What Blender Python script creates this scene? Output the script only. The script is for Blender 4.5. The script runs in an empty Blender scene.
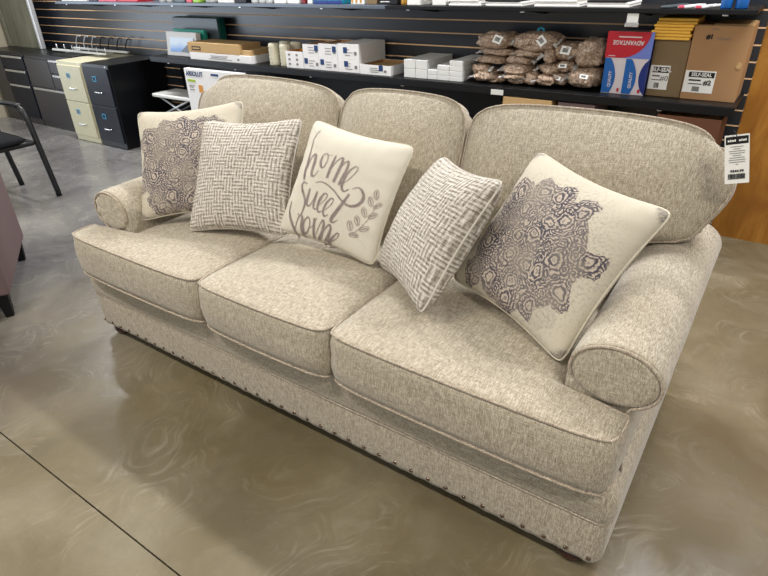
import bpy, bmesh, math, random
from mathutils import Vector, Matrix, noise
random.seed(7)
PI = math.pi
C = bpy.context.scene.collection

# ---------------------------------------------------------------- node materials
class NT:
    def __init__(s, name, rough=.6, spec=.5, metal=0.):
        s.m = bpy.data.materials.new(name); s.m.use_nodes = True
        s.t = s.m.node_tree; s.b = s.t.nodes['Principled BSDF']
        s.b.inputs['Roughness'].default_value = rough
        s.b.inputs['Specular IOR Level'].default_value = spec
        s.b.inputs['Metallic'].default_value = metal
    def n(s, typ, **kw):
        x = s.t.nodes.new(typ)
        for k, v in kw.items(): setattr(x, k, v)
        return x
    def put(s, sock, v):
        if hasattr(v, 'is_linked') or hasattr(v, 'links'): s.t.links.new(v, sock)
        else: sock.default_value = v
    def math(s, op, a, b=0., c=None):
        x = s.n('ShaderNodeMath', operation=op); s.put(x.inputs[0], a); s.put(x.inputs[1], b)
        if c is not None: s.put(x.inputs[2], c)
        return x.outputs[0]
    def coord(s, kind='Object'):
        return s.n('ShaderNodeTexCoord').outputs[kind]
    def map(s, v, scale=(1, 1, 1), loc=(0, 0, 0), rot=(0, 0, 0)):
        x = s.n('ShaderNodeMapping'); s.put(x.inputs[0], v)
        x.inputs['Scale'].default_value = scale; x.inputs['Location'].default_value = loc; x.inputs['Rotation'].default_value = rot
        return x.outputs[0]
    def sep(s, v):
        x = s.n('ShaderNodeSeparateXYZ'); s.put(x.inputs[0], v); return x.outputs
    def comb(s, a, b, c=0.):
        x = s.n('ShaderNodeCombineXYZ'); s.put(x.inputs[0], a); s.put(x.inputs[1], b); s.put(x.inputs[2], c); return x.outputs[0]
    def noise(s, v, scale=5, detail=2, rough=.5, dist=0., col=False):
        x = s.n('ShaderNodeTexNoise'); s.put(x.inputs['Vector'], v)
        x.inputs['Scale'].default_value = scale; x.inputs['Detail'].default_value = detail
        x.inputs['Roughness'].default_value = rough; x.inputs['Distortion'].default_value = dist
        return x.outputs['Color' if col else 'Fac']
    def ramp(s, f, stops, interp='LINEAR'):
        x = s.n('ShaderNodeValToRGB'); s.put(x.inputs[0], f); x.color_ramp.interpolation = interp
        e = x.color_ramp.elements
        while len(e) < len(stops): e.new(.5)
        for el, (p, c) in zip(e, stops): el.position = p; el.color = (*c, 1) if len(c) == 3 else c
        return x.outputs[0]
    def mr(s, f, a, b, c=0., d=1.):
        x = s.n('ShaderNodeMapRange'); s.put(x.inputs[0], f)
        for i, v in enumerate((a, b, c, d)): x.inputs[1+i].default_value = v
        return x.outputs[0]
    def mix(s, f, a, b, mode='MIX'):
        x = s.n('ShaderNodeMix', data_type='RGBA', blend_type=mode); s.put(x.inputs[0], f)
        for i, v in ((6, a), (7, b)):
            s.put(x.inputs[i], (*v, 1) if isinstance(v, tuple) and len(v) == 3 else v)
        return x.outputs[2]
    def base(s, v): s.put(s.b.inputs['Base Color'], (*v, 1) if isinstance(v, tuple) and len(v) == 3 else v); return s
    def bump(s, h, strength=.3, dist=.002):
        x = s.n('ShaderNodeBump'); x.inputs['Strength'].default_value = strength; x.inputs['Distance'].default_value = dist
        s.put(x.inputs['Height'], h); s.put(s.b.inputs['Normal'], x.outputs[0]); return s

def lin(r, g, b):
    f = lambda c: c/12.92 if c <= .04045 else ((c+.055)/1.055)**2.4
    return (f(r/255), f(g/255), f(b/255))

def plain(name, col, rough=.6, spec=.5, metal=0., var=.08, scale=30):
    k = NT(name, rough, spec, metal); c = lin(*col)
    d = tuple(x*(1-var) for x in c); u = tuple(min(1, x*(1+var)) for x in c)
    k.base(k.mix(k.noise(k.coord(), scale, 3), d, u)); return k.m

def weave(name, dark, mid, light, f=640.):
    """upholstery tweed: fine ribs running away from the sofa's length, crossed by slubs"""
    k = NT(name, .92, .15); o0 = k.coord(); q = k.sep(o0); nx = k.sep(k.coord('Normal'))[0]
    side = k.math('GREATER_THAN', k.math('ABSOLUTE', nx), .72)
    inv = k.math('SUBTRACT', 1., side)
    # on panels that face sideways the ribs follow the panel instead
    o = k.comb(k.math('ADD', k.math('MULTIPLY', q[0], inv), k.math('MULTIPLY', q[1], side)), k.math('ADD', k.math('MULTIPLY', q[1], inv), k.math('MULTIPLY', q[0], side)), q[2])
    a = k.noise(k.map(o, (f, f*.09, f*.09)), 1., 2, .6)
    b = k.noise(k.map(o, (f*.08, f*.7, f*.7)), 1., 2, .6)
    fine = k.noise(o, 420, 1)
    v = k.math('ADD', k.math('MULTIPLY', a, .55), k.math('ADD', k.math('MULTIPLY', b, .33), k.math('MULTIPLY', fine, .12)))
    col = k.ramp(v, [(.36, dark), (.5, mid), (.62, light)])
    big = k.noise(o, 3.5, 3)
    col = k.mix(k.mr(big, .3, .7, 0, .16), col, mid)
    k.base(col).bump(v, .55, .0022)
    k.b.inputs['Sheen Weight'].default_value = .25; k.b.inputs['Sheen Roughness'].default_value = .5
    return k.m

M = {}
M['sofa'] = weave('sofa_tweed', lin(120, 109, 92), lin(170, 159, 139), lin(209, 200, 181))
M['piping'] = weave('sofa_piping', lin(112, 98, 82), lin(166, 152, 133), lin(205, 192, 172))
M['nail'] = plain('nail_antique', (130, 112, 96), .2, .6, .9)
k = NT('bun_foot_wood', .22, .6); o = k.coord()
k.base(k.ramp(k.noise(k.map(o, (20, 20, 3)), 3, 4), [(.3, lin(34, 15, 10)), (.7, lin(66, 30, 20))])); M['foot'] = k.m

def floor_mat():
    k = NT('stained_concrete', .3, .5); o = k.coord()
    warp = k.noise(o, 1.3, 3, .55, 0., True)
    p = k.n('ShaderNodeVectorMath', operation='MULTIPLY_ADD'); k.put(p.inputs[0], warp); p.inputs[1].default_value = (.55, .55, .0); k.put(p.inputs[2], o)
    P = p.outputs[0]
    big = k.noise(P, 1.1, 5, .6)
    mid = k.noise(P, 4.5, 6, .65, .8)
    # trowel arcs: thin curved streaks
    v = k.n('ShaderNodeTexVoronoi', feature='F1'); k.put(v.inputs['Vector'], P); v.inputs['Scale'].default_value = 3.2
    sp = k.sep(P)
    arcs = k.noise(k.comb(k.math('MULTIPLY', v.outputs['Distance'], 26.), k.math('MULTIPLY', sp[0], 7.), k.math('MULTIPLY', sp[1], 7.)), 1., 3, .6)
    arcm = k.math('MULTIPLY', k.mr(arcs, .52, .72), k.mr(k.noise(P, 3.5, 3), .42, .6))
    fine = k.noise(P, 60, 4, .7)
    col = k.ramp(big, [(.3, lin(92, 82, 60)), (.47, lin(112, 101, 76)), (.62, lin(131, 120, 96)), (.75, lin(114, 107, 91))])
    col = k.mix(k.mr(mid, .35, .65, 0, .55), col, lin(100, 92, 72))
    col = k.mix(k.mr(k.noise(P, 2.3, 4, .6), .46, .72, 0, .4), col, lin(154, 145, 124))
    # the slab is greyer towards the cabinets
    x = k.sep(o)[0]
    col = k.mix(k.mr(k.math('ADD', x, k.math('MULTIPLY', big, 1.6)), -1.0, -2.6, 0, .85), col, k.ramp(k.math('ADD', k.math('MULTIPLY', big, .7), k.math('MULTIPLY', mid, .3)), [(.38, lin(84, 81, 84)), (.5, lin(108, 107, 108)), (.62, lin(134, 132, 128))]))
    col = k.mix(k.math('MULTIPLY', arcm, .3), col, lin(182, 174, 156))
    col = k.mix(k.mr(fine, .35, .7, 0, .12), col, lin(70, 64, 52))
    k.base(col)
    k.put(k.b.inputs['Roughness'], k.mr(mid, .3, .7, .16, .32))
    k.bump(k.math('ADD', k.math('MULTIPLY', arcm, .5), mid), .12, .004)
    return k.m
M['floor'] = floor_mat()
M['joint'] = plain('joint_dirt', (52, 46, 38), .9, .1)

def slat_mats():
    k = NT('slatwall_charcoal', .28, .6); o = k.coord()
    k.base(k.mix(k.noise(o, 2, 3), lin(27, 30, 35), lin(38, 42, 48))); k.bump(k.noise(o, 90, 2), .04, .001)
    return k.m
M['slat'] = slat_mats()
M['groove'] = plain('slat_groove_fibreboard', (224, 184, 140), .7, .2)
M['shelfblack'] = plain('shelf_black_steel', (14, 15, 17), .4, .3)
M['shelfsheen'] = plain('shelf_steel_painted_sheen', (92, 100, 110), .3, .5, .2)  # pale grey paints in the daylight reflecting off the left upper shelf
k = NT('orange_wood_panel', .25, .5); o = k.coord()
w = k.noise(k.map(o, (2.4, 2.4, .8)), 2.2, 5, .6, 1.2)
col = k.ramp(w, [(.3, lin(124, 76, 24)), (.5, lin(156, 102, 36)), (.7, lin(182, 126, 52))])
col = k.mix(k.mr(k.noise(k.map(o, (60, 60, 4)), 1, 4), .4, .7, 0, .3), col, lin(126, 76, 26))
k.base(col); M['wood'] = k.m
M['wall'] = plain('painted_wall_greige', (168, 160, 138), .7, .3, 0, .04, 4)
M['cab_black'] = plain('cabinet_black', (9, 10, 13), .35, .35)
M['cab_drawer'] = plain('drawer_navy_black', (11, 15, 27), .42, .25)
M['cab_char'] = plain('cabinet_charcoal', (46, 43, 45), .35, .5)
M['cab_beige'] = plain('cabinet_putty', (196, 190, 160), .45, .4)
M['steel'] = plain('bright_steel', (205, 205, 205), .25, .5, .85)
M['alum'] = plain('aluminium', (214, 216, 218), .3, .5, .5)
M['blue_tape'] = plain('label_blue', (60, 150, 190), .5)
M['paper'] = plain('white_paper', (236, 234, 228), .6, .3, 0, .03)
M['card_white'] = plain('white_carton', (226, 224, 222), .55, .3, 0, .03)
M['pack_grey'] = plain('pale_pack', (214, 214, 210), .5, .3, 0, .04)
M['ink'] = plain('black_ink', (24, 24, 26), .6, .3)
M['ink_soft'] = plain('grey_ink', (120, 118, 116), .6, .3)
M['navy'] = plain('navy_ink', (30, 58, 104), .5, .3)
M['kraft'] = plain('kraft_cardboard', (164, 126, 88), .75, .2, 0, .08, 12)
M['kraft_dark'] = plain('kraft_cardboard_dull', (126, 106, 78), .75, .2, 0, .08, 12)
M['kraft_pale'] = plain('kraft_cardboard_pale', (184, 152, 106), .7, .2, 0, .06, 12)
M['kraft_red'] = plain('kraft_cardboard_red', (96, 62, 44), .75, .2, 0, .08, 12)
M['yellow'] = plain('padded_yellow', (244, 190, 78), .6, .3, 0, .05)
M['red'] = plain('red_print', (190, 26, 44), .35, .5)
M['periwinkle'] = plain('periwinkle_print', (112, 130, 206), .35, .5)
M['blue'] = plain('blue_print', (22, 96, 172), .35, .5)
M['deepblue'] = plain('deep_blue_print', (20, 44, 120), .35, .5)
M['offwhite'] = plain('offwhite_print', (216, 206, 208), .4, .4, 0, .03)
M['teal'] = plain('teal_board', (42, 150, 132), .4, .4)
M['darkteal'] = plain('dark_teal', (14, 84, 76), .4, .4)
M['slate'] = plain('slate_board', (74, 84, 90), .35, .5)
M['cream'] = plain('cream_paper', (214, 208, 184), .5, .4, 0, .04)
M['orange'] = plain('orange_paper', (206, 142, 60), .6, .3)
M['lime'] = plain('lime_print', (150, 176, 40), .5, .3)
M['plastic_white'] = plain('white_plastic', (212, 212, 206), .4, .4, 0, .03)
M['black_plastic'] = plain('black_plastic', (18, 18, 19), .45, .4)
M['black_fabric'] = plain('black_seat_fabric', (22, 23, 26), .9, .2, 0, .2, 200)
M['mauve'] = plain('mauve_fabric', (116, 98, 97), .85, .2, 0, .06, 60)
M['tan_fabric'] = plain('tan_fabric', (150, 120, 84), .85, .2, 0, .06, 60)
M['leg_black'] = plain('leg_black_wood', (16, 16, 17), .5, .3)
M['purple'] = plain('dark_purple_pack', (54, 40, 62), .4)
M['pink'] = plain('pink_pack', (214, 84, 104), .4)
M['green'] = plain('green_pack', (150, 190, 70), .4)
M['turq'] = plain('turquoise_pack', (26, 136, 160), .35)
M['dkred'] = plain('dark_red_pack', (120, 24, 30), .4)
M['amber'] = plain('amber_pack', (190, 140, 50), .4)
k = NT('dark_board', .25, .5); o = k.coord()
k.base(k.mix(k.mr(k.noise(k.map(o, (4, 4, 1)), 2, 3), .3, .7), lin(84, 84, 70), lin(112, 112, 96))); M['board'] = k.m
k = NT('screen_picture', .3, .5); o = k.coord()
k.base(k.ramp(k.math('ADD', k.sep(o)[2], k.math('MULTIPLY', k.noise(o, 12, 2), .06)), [(.0, lin(60, 120, 200)), (.08, lin(90, 150, 220)), (.14, lin(210, 225, 240))])); M['picture'] = k.m

def bag_mat():
    k = NT('brown_bands_in_clear_bag', .5, .5); o = k.coord()
    w = k.noise(o, 26, 3, .6, 2.5, True)
    v = k.n('ShaderNodeTexVoronoi', feature='DISTANCE_TO_EDGE'); k.put(v.inputs['Vector'], k.mix(.35, o, w)); v.inputs['Scale'].default_value = 60
    n = k.noise(o, 46, 4, .75, 2.)
    col = k.ramp(k.math('ADD', k.math('MULTIPLY', n, .8), k.math('MULTIPLY', v.outputs['Distance'], .8)), [(.37, lin(66, 44, 30)), (.46, lin(140, 104, 74)), (.56, lin(196, 164, 132)), (.66, lin(240, 228, 212))])
    k.base(col); k.b.inputs['Coat Weight'].default_value = 1.; k.b.inputs['Coat Roughness'].default_value = .08
    x = k.n('ShaderNodeBump'); x.inputs['Strength'].default_value = 1.; x.inputs['Distance'].default_value = .035
    k.put(x.inputs['Height'], k.noise(o, 22, 3, .6, 1.)); k.put(k.b.inputs['Coat Normal'], x.outputs[0])
    k.bump(n, .6, .01)
    return k.m
M['bag'] = bag_mat()
k = NT('clear_film', .12, .7); k.b.inputs['Transmission Weight'].default_value = .6; k.b.inputs['IOR'].default_value = 1.35; k.base((.92, .92, .9)); M['film'] = k.m

# ---- pillow fabrics (use the pillow's own UV: 0..1 across the face)
def plaid(name):
    k = NT(name, .95, .1); uv = k.coord('UV'); s = k.sep(uv)
    wn = k.noise(uv, 9, 2)
    N = 9.5
    def line(c, other, f, off):
        ph = k.math('ADD', k.math('MULTIPLY', c, f), k.math('MULTIPLY', k.noise(k.comb(k.math('MULTIPLY', c, 40.), k.math('MULTIPLY', other, 8.)), 1., 2), .22))
        return k.math('SINE', k.math('MULTIPLY', ph, 2*PI))
    U = line(s[0], s[1], N*3.35, 0); V = line(s[1], s[0], N*3.35, 0)
    cu = k.math('FLOOR', k.math('MULTIPLY', s[0], N)); cv = k.math('FLOOR', k.math('MULTIPLY', s[1], N))
    chk = k.math('MODULO', k.math('ADD', cu, cv), 2.)
    f = k.math('ADD', k.math('MULTIPLY', U, chk), k.math('MULTIPLY', V, k.math('SUBTRACT', 1., chk)))
    n1 = k.noise(k.map(uv, (150, 22, 1)), 1, 2); n2 = k.noise(k.map(uv, (22, 150, 1)), 1, 2)
    f = k.math('ADD', k.math('MULTIPLY', f, .6), k.math('MULTIPLY', k.math('ADD', U, V), .25))
    t = k.math('ADD', k.math('MULTIPLY', f, .12), k.math('ADD', k.math('MULTIPLY', n1, .55), k.math('MULTIPLY', n2, .55)))
    col = k.ramp(t, [(.32, lin(112, 103, 93)), (.46, lin(150, 141, 128)), (.6, lin(200, 193, 181)), (.76, lin(228, 223, 213))])
    k.base(col).bump(t, .6, .003)
    return k.m
M['plaid'] = plaid('basket_weave_plaid')

def damask(name, cx, cy, rad, lightness=0.):
    k = NT(name, .92, .1); uv = k.coord('UV')
    warp = k.noise(uv, 7, 3, .6, 0., True)
    p = k.n('ShaderNodeVectorMath', operation='MULTIPLY_ADD'); k.put(p.inputs[0], warp); p.inputs[1].default_value = (.09, .09, 0); k.put(p.inputs[2], uv)
    P = p.outputs[0]
    def vor(scale, rnd):
        v = k.n('ShaderNodeTexVoronoi', feature='F1', voronoi_dimensions='2D'); k.put(v.inputs['Vector'], P); v.inputs['Scale'].default_value = scale; v.inputs['Randomness'].default_value = rnd
        return v
    v = vor(6.2, .85); d = v.outputs['Distance']
    v2 = vor(15., 1.); d2 = v2.outputs['Distance']
    dn = k.math('ADD', d, k.math('MULTIPLY', k.noise(P, 22, 4, .7), .34))
    rings = k.mr(k.math('SINE', k.math('MULTIPLY', dn, 40.)), -.3, .9)
    small = k.mr(k.math('SINE', k.math('MULTIPLY', k.math('ADD', d2, k.math('MULTIPLY', k.noise(P, 40, 2), .3)), 24.)), -.2, .9)
    far_ = k.mr(d, .26, .46)
    fil = k.noise(P, 55, 4, .75, 1.5)
    ink = k.math('ADD', k.math('MULTIPLY', rings, k.math('SUBTRACT', 1., k.math('MULTIPLY', far_, .6))), k.math('MULTIPLY', small, k.math('ADD', .15, k.math('MULTIPLY', far_, .75))))
    ink = k.math('MULTIPLY', ink, k.mr(fil, .25, .55, .5, 1.5))
    ink = k.math('MULTIPLY', ink, k.mr(d, .05, .2, .25, 1.))
    pos = k.n('ShaderNodeVectorMath', operation='DISTANCE'); k.put(pos.inputs[0], v.outputs['Position']); pos.inputs[1].default_value = (cx+.045, cy+.045, 0)
    cell = k.mr(pos.outputs['Value'], rad+.004, rad-.004)
    q = k.n('ShaderNodeVectorMath', operation='DISTANCE'); k.put(q.inputs[0], P); q.inputs[1].default_value = (cx+.045, cy+.045, 0)
    mask = k.math('MAXIMUM', k.math('MULTIPLY', k.math('MULTIPLY', cell, k.mr(q.outputs['Value'], rad*1.18, rad*1.14)), k.mr(k.math('ADD', d, k.math('MULTIPLY', fil, .1)), .72, .66)), k.mr(q.outputs['Value'], rad*.93, rad*.91))
    halo = k.math('MULTIPLY', k.mr(q.outputs['Value'], rad+.16, rad+.03), k.mr(k.noise(uv, 60, 3, .7), .5, .62, 0, .4))
    th = k.noise(k.map(uv, (170, 170, 1)), 1, 2)
    cloth = k.mix(th, lin(184, 175, 156), lin(214, 206, 188))
    s = k.sep(uv)
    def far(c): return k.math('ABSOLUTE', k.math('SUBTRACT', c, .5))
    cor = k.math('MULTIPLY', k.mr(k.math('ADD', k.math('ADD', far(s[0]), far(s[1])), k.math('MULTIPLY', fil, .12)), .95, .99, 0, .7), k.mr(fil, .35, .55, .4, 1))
    body = k.ramp(ink, [(.05, lin(196, 182, 164)), (.22, lin(160, 149, 140)), (.5, lin(114, 108, 110)), (.85, lin(82, 78, 86))])
    body = k.mix(k.mr(k.noise(P, 4, 2), .38, .62, 0, .6), body, lin(156, 146, 134))
    col = k.mix(halo, cloth, lin(128, 120, 112))
    col = k.mix(mask, col, body)
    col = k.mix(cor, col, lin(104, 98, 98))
    k.base(col).bump(th, .25, .002)
    return k.m
M['damask_a'] = damask('rose_medallion_linen', .47, .44, .46)
M['damask_b'] = damask('rose_medallion_linen_large', .47, .43, .44)
k = NT('ivory_cotton', .9, .12); uv = k.coord('UV'); n_ = k.noise(k.map(uv, (190, 190, 1)), 1, 2)
k.base(k.mix(n_, lin(200, 194, 178), lin(220, 214, 198))).bump(n_, .2, .0015); M['ivory'] = k.m
M['ivory_pipe'] = plain('ivory_piping', (218, 210, 190), .85, .15)
M['print'] = plain('taupe_print', (186, 172, 166), .85, .15, 0, .06, 60)

# ---------------------------------------------------------------- mesh helpers
def wloc(o):
    v = Vector((0, 0, 0))
    while o is not None: v += o.location; o = o.parent
    return v

def link(name, me, mats, parent=None, world=True, smooth=False):
    for m in (mats if isinstance(mats, (list, tuple)) else [mats]): me.materials.append(m)
    o = bpy.data.objects.new(name, me); C.objects.link(o)
    if parent is not None:
        o.parent = parent
        if world: me.transform(Matrix.Translation(-wloc(parent)))
    if smooth:
        for p in me.polygons: p.use_smooth = True
    return o

def from_bm(name, bm, mats, parent=None, world=True, smooth=False):
    me = bpy.data.meshes.new(name); bmesh.ops.recalc_face_normals(bm, faces=bm.faces[:]) ; bm.to_mesh(me); bm.free()
    return link(name, me, mats, parent, world, smooth)

def recenter(o):
    """put a top-level mesh's origin at the middle of its base"""
    vs = [v.co for v in o.data.vertices]
    c = Vector(((min(v.x for v in vs)+max(v.x for v in vs))/2, (min(v.y for v in vs)+max(v.y for v in vs))/2, min(v.z for v in vs)))
    o.data.transform(Matrix.Translation(-c)); o.location = c
    return o

def box_bm(bm, x0, x1, y0, y1, z0, z1, bev=0., mi=0, seg=2):
    r = bmesh.ops.create_cube(bm, size=1.)
    for v in r['verts']:
        v.co = Vector(((x0+x1)/2+v.co.x*(x1-x0), (y0+y1)/2+v.co.y*(y1-y0), (z0+z1)/2+v.co.z*(z1-z0)))
    fs = set(f for v in r['verts'] for f in v.link_faces)
    for f in fs: f.material_index = mi
    if bev > 0:
        es = list(set(e for v in r['verts'] for e in v.link_edges))
        g = bmesh.ops.bevel(bm, geom=es, offset=bev, segments=seg, affect='EDGES', profile=.5)
        for f in g['faces']: f.material_index = mi
    return bm

def box(name, x0, x1, y0, y1, z0, z1, mat, parent=None, bev=.002, world=True):
    return from_bm(name, box_bm(bmesh.new(), x0, x1, y0, y1, z0, z1, bev), mat, parent, world)

def tube_bm(bm, pts, r, closed=False, n=8, mi=0, cap=True):
    pts = [Vector(p) for p in pts]; N = len(pts); rings = []
    up = None
    for i, p in enumerate(pts):
        if closed: t = pts[(i+1) % N]-pts[i-1]
        else: t = pts[min(i+1, N-1)]-pts[max(i-1, 0)]
        t.normalize()
        if up is None:
            up = Vector((0, 0, 1)) if abs(t.z) < .9 else Vector((1, 0, 0))
        a = t.cross(up)
        if a.length < 1e-6: a = t.orthogonal()
        a.normalize(); b = a.cross(t).normalized(); up = b
        rr = r[i] if isinstance(r, (list, tuple)) else r
        rings.append([bm.verts.new(p+a*rr*math.cos(2*PI*j/n)+b*rr*math.sin(2*PI*j/n)) for j in range(n)])
    L = N if closed else N-1
    for i in range(L):
        A, B = rings[i], rings[(i+1) % N]
        for j in range(n):
            f = bm.faces.new((A[j], A[(j+1) % n], B[(j+1) % n], B[j])); f.material_index = mi
    if not closed and cap:
        bm.faces.new(rings[0]); bm.faces.new(rings[-1][::-1])
    return bm

def tube(name, pts, r, mat, parent=None, closed=False, n=8, world=True):
    return from_bm(name, tube_bm(bmesh.new(), pts, r, closed, n), mat, parent, world, True)

def lathe_bm(bm, prof, cx, cy, n=24):
    rings = [[bm.verts.new((cx+r*math.cos(2*PI*j/n), cy+r*math.sin(2*PI*j/n), z)) for j in range(n)] for r, z in prof]
    for A, B in zip(rings, rings[1:]):
        for j in range(n): bm.faces.new((A[j], A[(j+1) % n], B[(j+1) % n], B[j]))
    bm.faces.new(rings[0][::-1]); bm.faces.new(rings[-1])
    return bm

def prism_bm(bm, poly, y0, y1, mi=0):
    """extrude an (x,z) outline along y"""
    A = [bm.verts.new((x, y0, z)) for x, z in poly]; B = [bm.verts.new((x, y1, z)) for x, z in poly]
    n = len(poly)
    fs = [bm.faces.new(A), bm.faces.new(B[::-1])]+[bm.faces.new((A[i], B[i], B[(i+1) % n], A[(i+1) % n])) for i in range(n)]
    for f in fs: f.material_index = mi
    return bm

def empty(name, loc, rz=0.):
    o = bpy.data.objects.new(name, None); C.objects.link(o); o.location = loc; o.rotation_euler = (0, 0, rz); o.empty_display_size = .1
    return o

def tag(o, label, cat, group=None, kind=None):
    o['label'] = label; o['category'] = cat
    if group: o['group'] = group
    if kind: o['kind'] = kind
    return o

def struct(o): o['kind'] = 'structure'; return o

def text_part(name, s, size, mat, parent, loc, rot=(PI/2, 0, 0), depth=.0006, sx=1., shear=0., world=True, bold=0.):
    cu = bpy.data.curves.new(name, 'FONT'); cu.body = s; cu.size = size; cu.extrude = depth; cu.align_x = 'CENTER'; cu.align_y = 'CENTER'; cu.shear = shear; cu.offset = bold; cu.resolution_u = 3
    t = bpy.data.objects.new(name, cu); C.objects.link(t)
    dg = bpy.context.evaluated_depsgraph_get()
    me = bpy.data.meshes.new_from_object(t.evaluated_get(dg)); bpy.data.objects.remove(t)
    me.transform(Matrix.Translation(Vector(loc)) @ (rot if isinstance(rot, Matrix) else Matrix.Rotation(rot[2], 4, 'Z') @ Matrix.Rotation(rot[1], 4, 'Y') @ Matrix.Rotation(rot[0], 4, 'X')) @ Matrix.Diagonal((sx, 1, 1, 1)))
    me.materials.clear()
    return link(name, me, mat, parent, world)

def catmull(P, k=4, closed=False):
    out = []; n = len(P)
    rng = range(n) if closed else range(n-1)
    for i in rng:
        g = lambda j: P[j % n] if closed else P[max(0, min(n-1, j))]
        p0, p1, p2, p3 = g(i-1), g(i), g(i+1), g(i+2)
        for q in range(k):
            t = q/k
            out.append(tuple(.5*((2*b)+(-a+c)*t+(2*a-5*b+4*c-d)*t*t+(-a+3*b-3*c+d)*t**3) for a, b, c, d in zip(p0, p1, p2, p3)))
    if not closed: out.append(tuple(P[-1]))
    return out
# ---------------------------------------------------------------- camera
cam = bpy.data.cameras.new('camera'); co = bpy.data.objects.new('camera', cam); C.objects.link(co)
cam.sensor_width = 36.; cam.lens = 568.633*36/768; cam.clip_start = .05
yaw, pit, rol = .615980353, .515954193, -.0307253571
f_ = Vector((-math.sin(yaw)*math.cos(pit), math.cos(yaw)*math.cos(pit), -math.sin(pit)))
r_ = f_.cross(Vector((0, 0, 1))).normalized(); u_ = r_.cross(f_)
r2 = r_*math.cos(rol)+u_*math.sin(rol); u2 = -r_*math.sin(rol)+u_*math.cos(rol)
mm = Matrix((r2, u2, -f_)).transposed().to_4x4(); mm.translation = (0, 0, 1.5)
co.matrix_world = mm
bpy.context.scene.camera = co

# ---------------------------------------------------------------- setting
bm = bmesh.new()
box_bm(bm, -8.1, 2.6, -3.6, .4755, -.1, 0, 0, 0); box_bm(bm, -8.1, 2.6, .4805, 3.9, -.1, 0, 0, 0)
box_bm(bm, -8.1, 2.6, .4755, .4805, -.1, -.004, 0, 1)
struct(from_bm('floor', bm, [M['floor'], M['joint']]))
# slatwall: charcoal boards with tan grooves between them
bm = bmesh.new(); z = .102
zs = [1.172-.0823*i for i in range(-12, 14)]
zs = sorted(q for q in zs if q > .05)
prev = 0.
for q in zs:
    box_bm(bm, -7.9, -.195, 3.70, 3.76, prev, q-.004, 0, 0)
    box_bm(bm, -7.9, -.195, 3.7005, 3.75, q-.004, q+.004, 0, 1)
    prev = q+.004
box_bm(bm, -7.9, -.195, 3.70, 3.76, prev, 2.5, 0, 0)
struct(from_bm('wall_back', bm, [M['slat'], M['groove']]))
bm = bmesh.new(); box_bm(bm, -.235, 2.6, 3.785, 3.86, 0, 2.5, 0)
struct(from_bm('wall_right', bm, M['wood']))
# left wall with a shop window towards the front
bm = bmesh.new()
WY0, WY1, WZ0, WZ1 = -3.2, 2.3, .25, 2.3
box_bm(bm, -8.0, -7.92, WY1, 3.86, 0, 2.5, 0); box_bm(bm, -8.0, -7.92, -3.6, WY0, 0, 2.5, 0)
box_bm(bm, -8.0, -7.92, WY0, WY1, 0, WZ0, 0); box_bm(bm, -8.0, -7.92, WY0, WY1, WZ1, 2.5, 0)
struct(from_bm('wall_left', bm, M['wall']))
bm = bmesh.new()
for y in (WY0+.02, -1.4, .4, WY1-.06): box_bm(bm, -7.99, -7.93, y, y+.05, WZ0, WZ1, 0)
for z in (WZ0, WZ1-.05): box_bm(bm, -7.985, -7.935, WY0, WY1, z, z+.05, 0)
struct(from_bm('window_1', bm, M['alum']))

# ---------------------------------------------------------------- wall shelves
def shelf(name, x0, x1, y0, y1, zt, lip, mat, label, brackets):
    r = empty(name, ((x0+x1)/2, (y0+y1)/2, zt-lip)); tag(r, label, 'shelf')
    bm = bmesh.new(); box_bm(bm, x0, x1, y0, y1, zt-.018, zt, .003); box_bm(bm, x0, x1, y0-.001, y0+.012, zt-lip, zt, .003)
    from_bm('shelf_board', bm, mat, r)
    for x in brackets:
        b = bmesh.new()
        P = [(y0+.10, zt-.02), (y1, zt-.02), (y1, zt-.06), (y1-.03, zt-.06), (y0+.10, zt-.028)]
        A = [b.verts.new((x-.004, y, z)) for y, z in P]; B = [b.verts.new((x+.004, y, z)) for y, z in P]
        b.faces.new(A); b.faces.new(B[::-1])
        for i in range(5): b.faces.new((A[i], B[i], B[(i+1) % 5], A[(i+1) % 5]))
        br = from_bm('bracket', b, M['shelfblack'], r)
        b2 = bmesh.new(); box_bm(b2, x-.012, x+.012, y0+.016, y0+.03, zt-lip-.008, zt-.02, .002); 
        c = from_bm('clip', b2, M['steel'], r)
    return r
shelf('wall_shelf', -4.83, -.21, 3.30, 3.695, .85, .045, M['shelfblack'], 'long black lower wall shelf behind the sofa carrying cartons and bags', (-4.6, -3.75, -2.95, -2.15, -1.35, -.55))
shelf('wall_shelf', -6.17, -2.26, 3.30, 3.695, 1.28, .022, M['shelfsheen'], 'steel upper wall shelf on the left with daylight sheen in its grey colour, above the filing cabinets', (-6.0, -5.2, -4.4, -3.6, -2.8))
shelf('wall_shelf', -2.255, -.22, 3.30, 3.695, 1.28, .022, M['shelfblack'], 'black upper wall shelf on the right, above the bags of bands', (-2.1, -1.35, -.75, -.35))
r = empty('base_shelf', (-2.5, 3.45, 0)); tag(r, 'black base shelf near the floor under the lower wall shelf', 'shelf')
box('deck', -4.95, -.21, 3.22, 3.695, .27, .3, M['shelfblack'], r); box('shade_sheet', -4.95, -1.6, 3.69, 3.698, .301, .80, M['shelfblack'], r); box('kick_panel', -4.95, -.21, 3.25, 3.27, 0, .27, M['shelfblack'], r)  # black sheet covers the slats to stand for shade under the shelf

# ---------------------------------------------------------------- sofa
SX = -1.255
sofa = empty('sofa', (SX, 1.6, 0)); tag(sofa, 'beige tweed three-seat rolled-arm sofa with nailhead trim on the concrete floor', 'sofa')

def frame_pt(fr, u, v, w):
    O, eu, ev, ew = fr
    return O+eu*u+ev*v+ew*w

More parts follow.
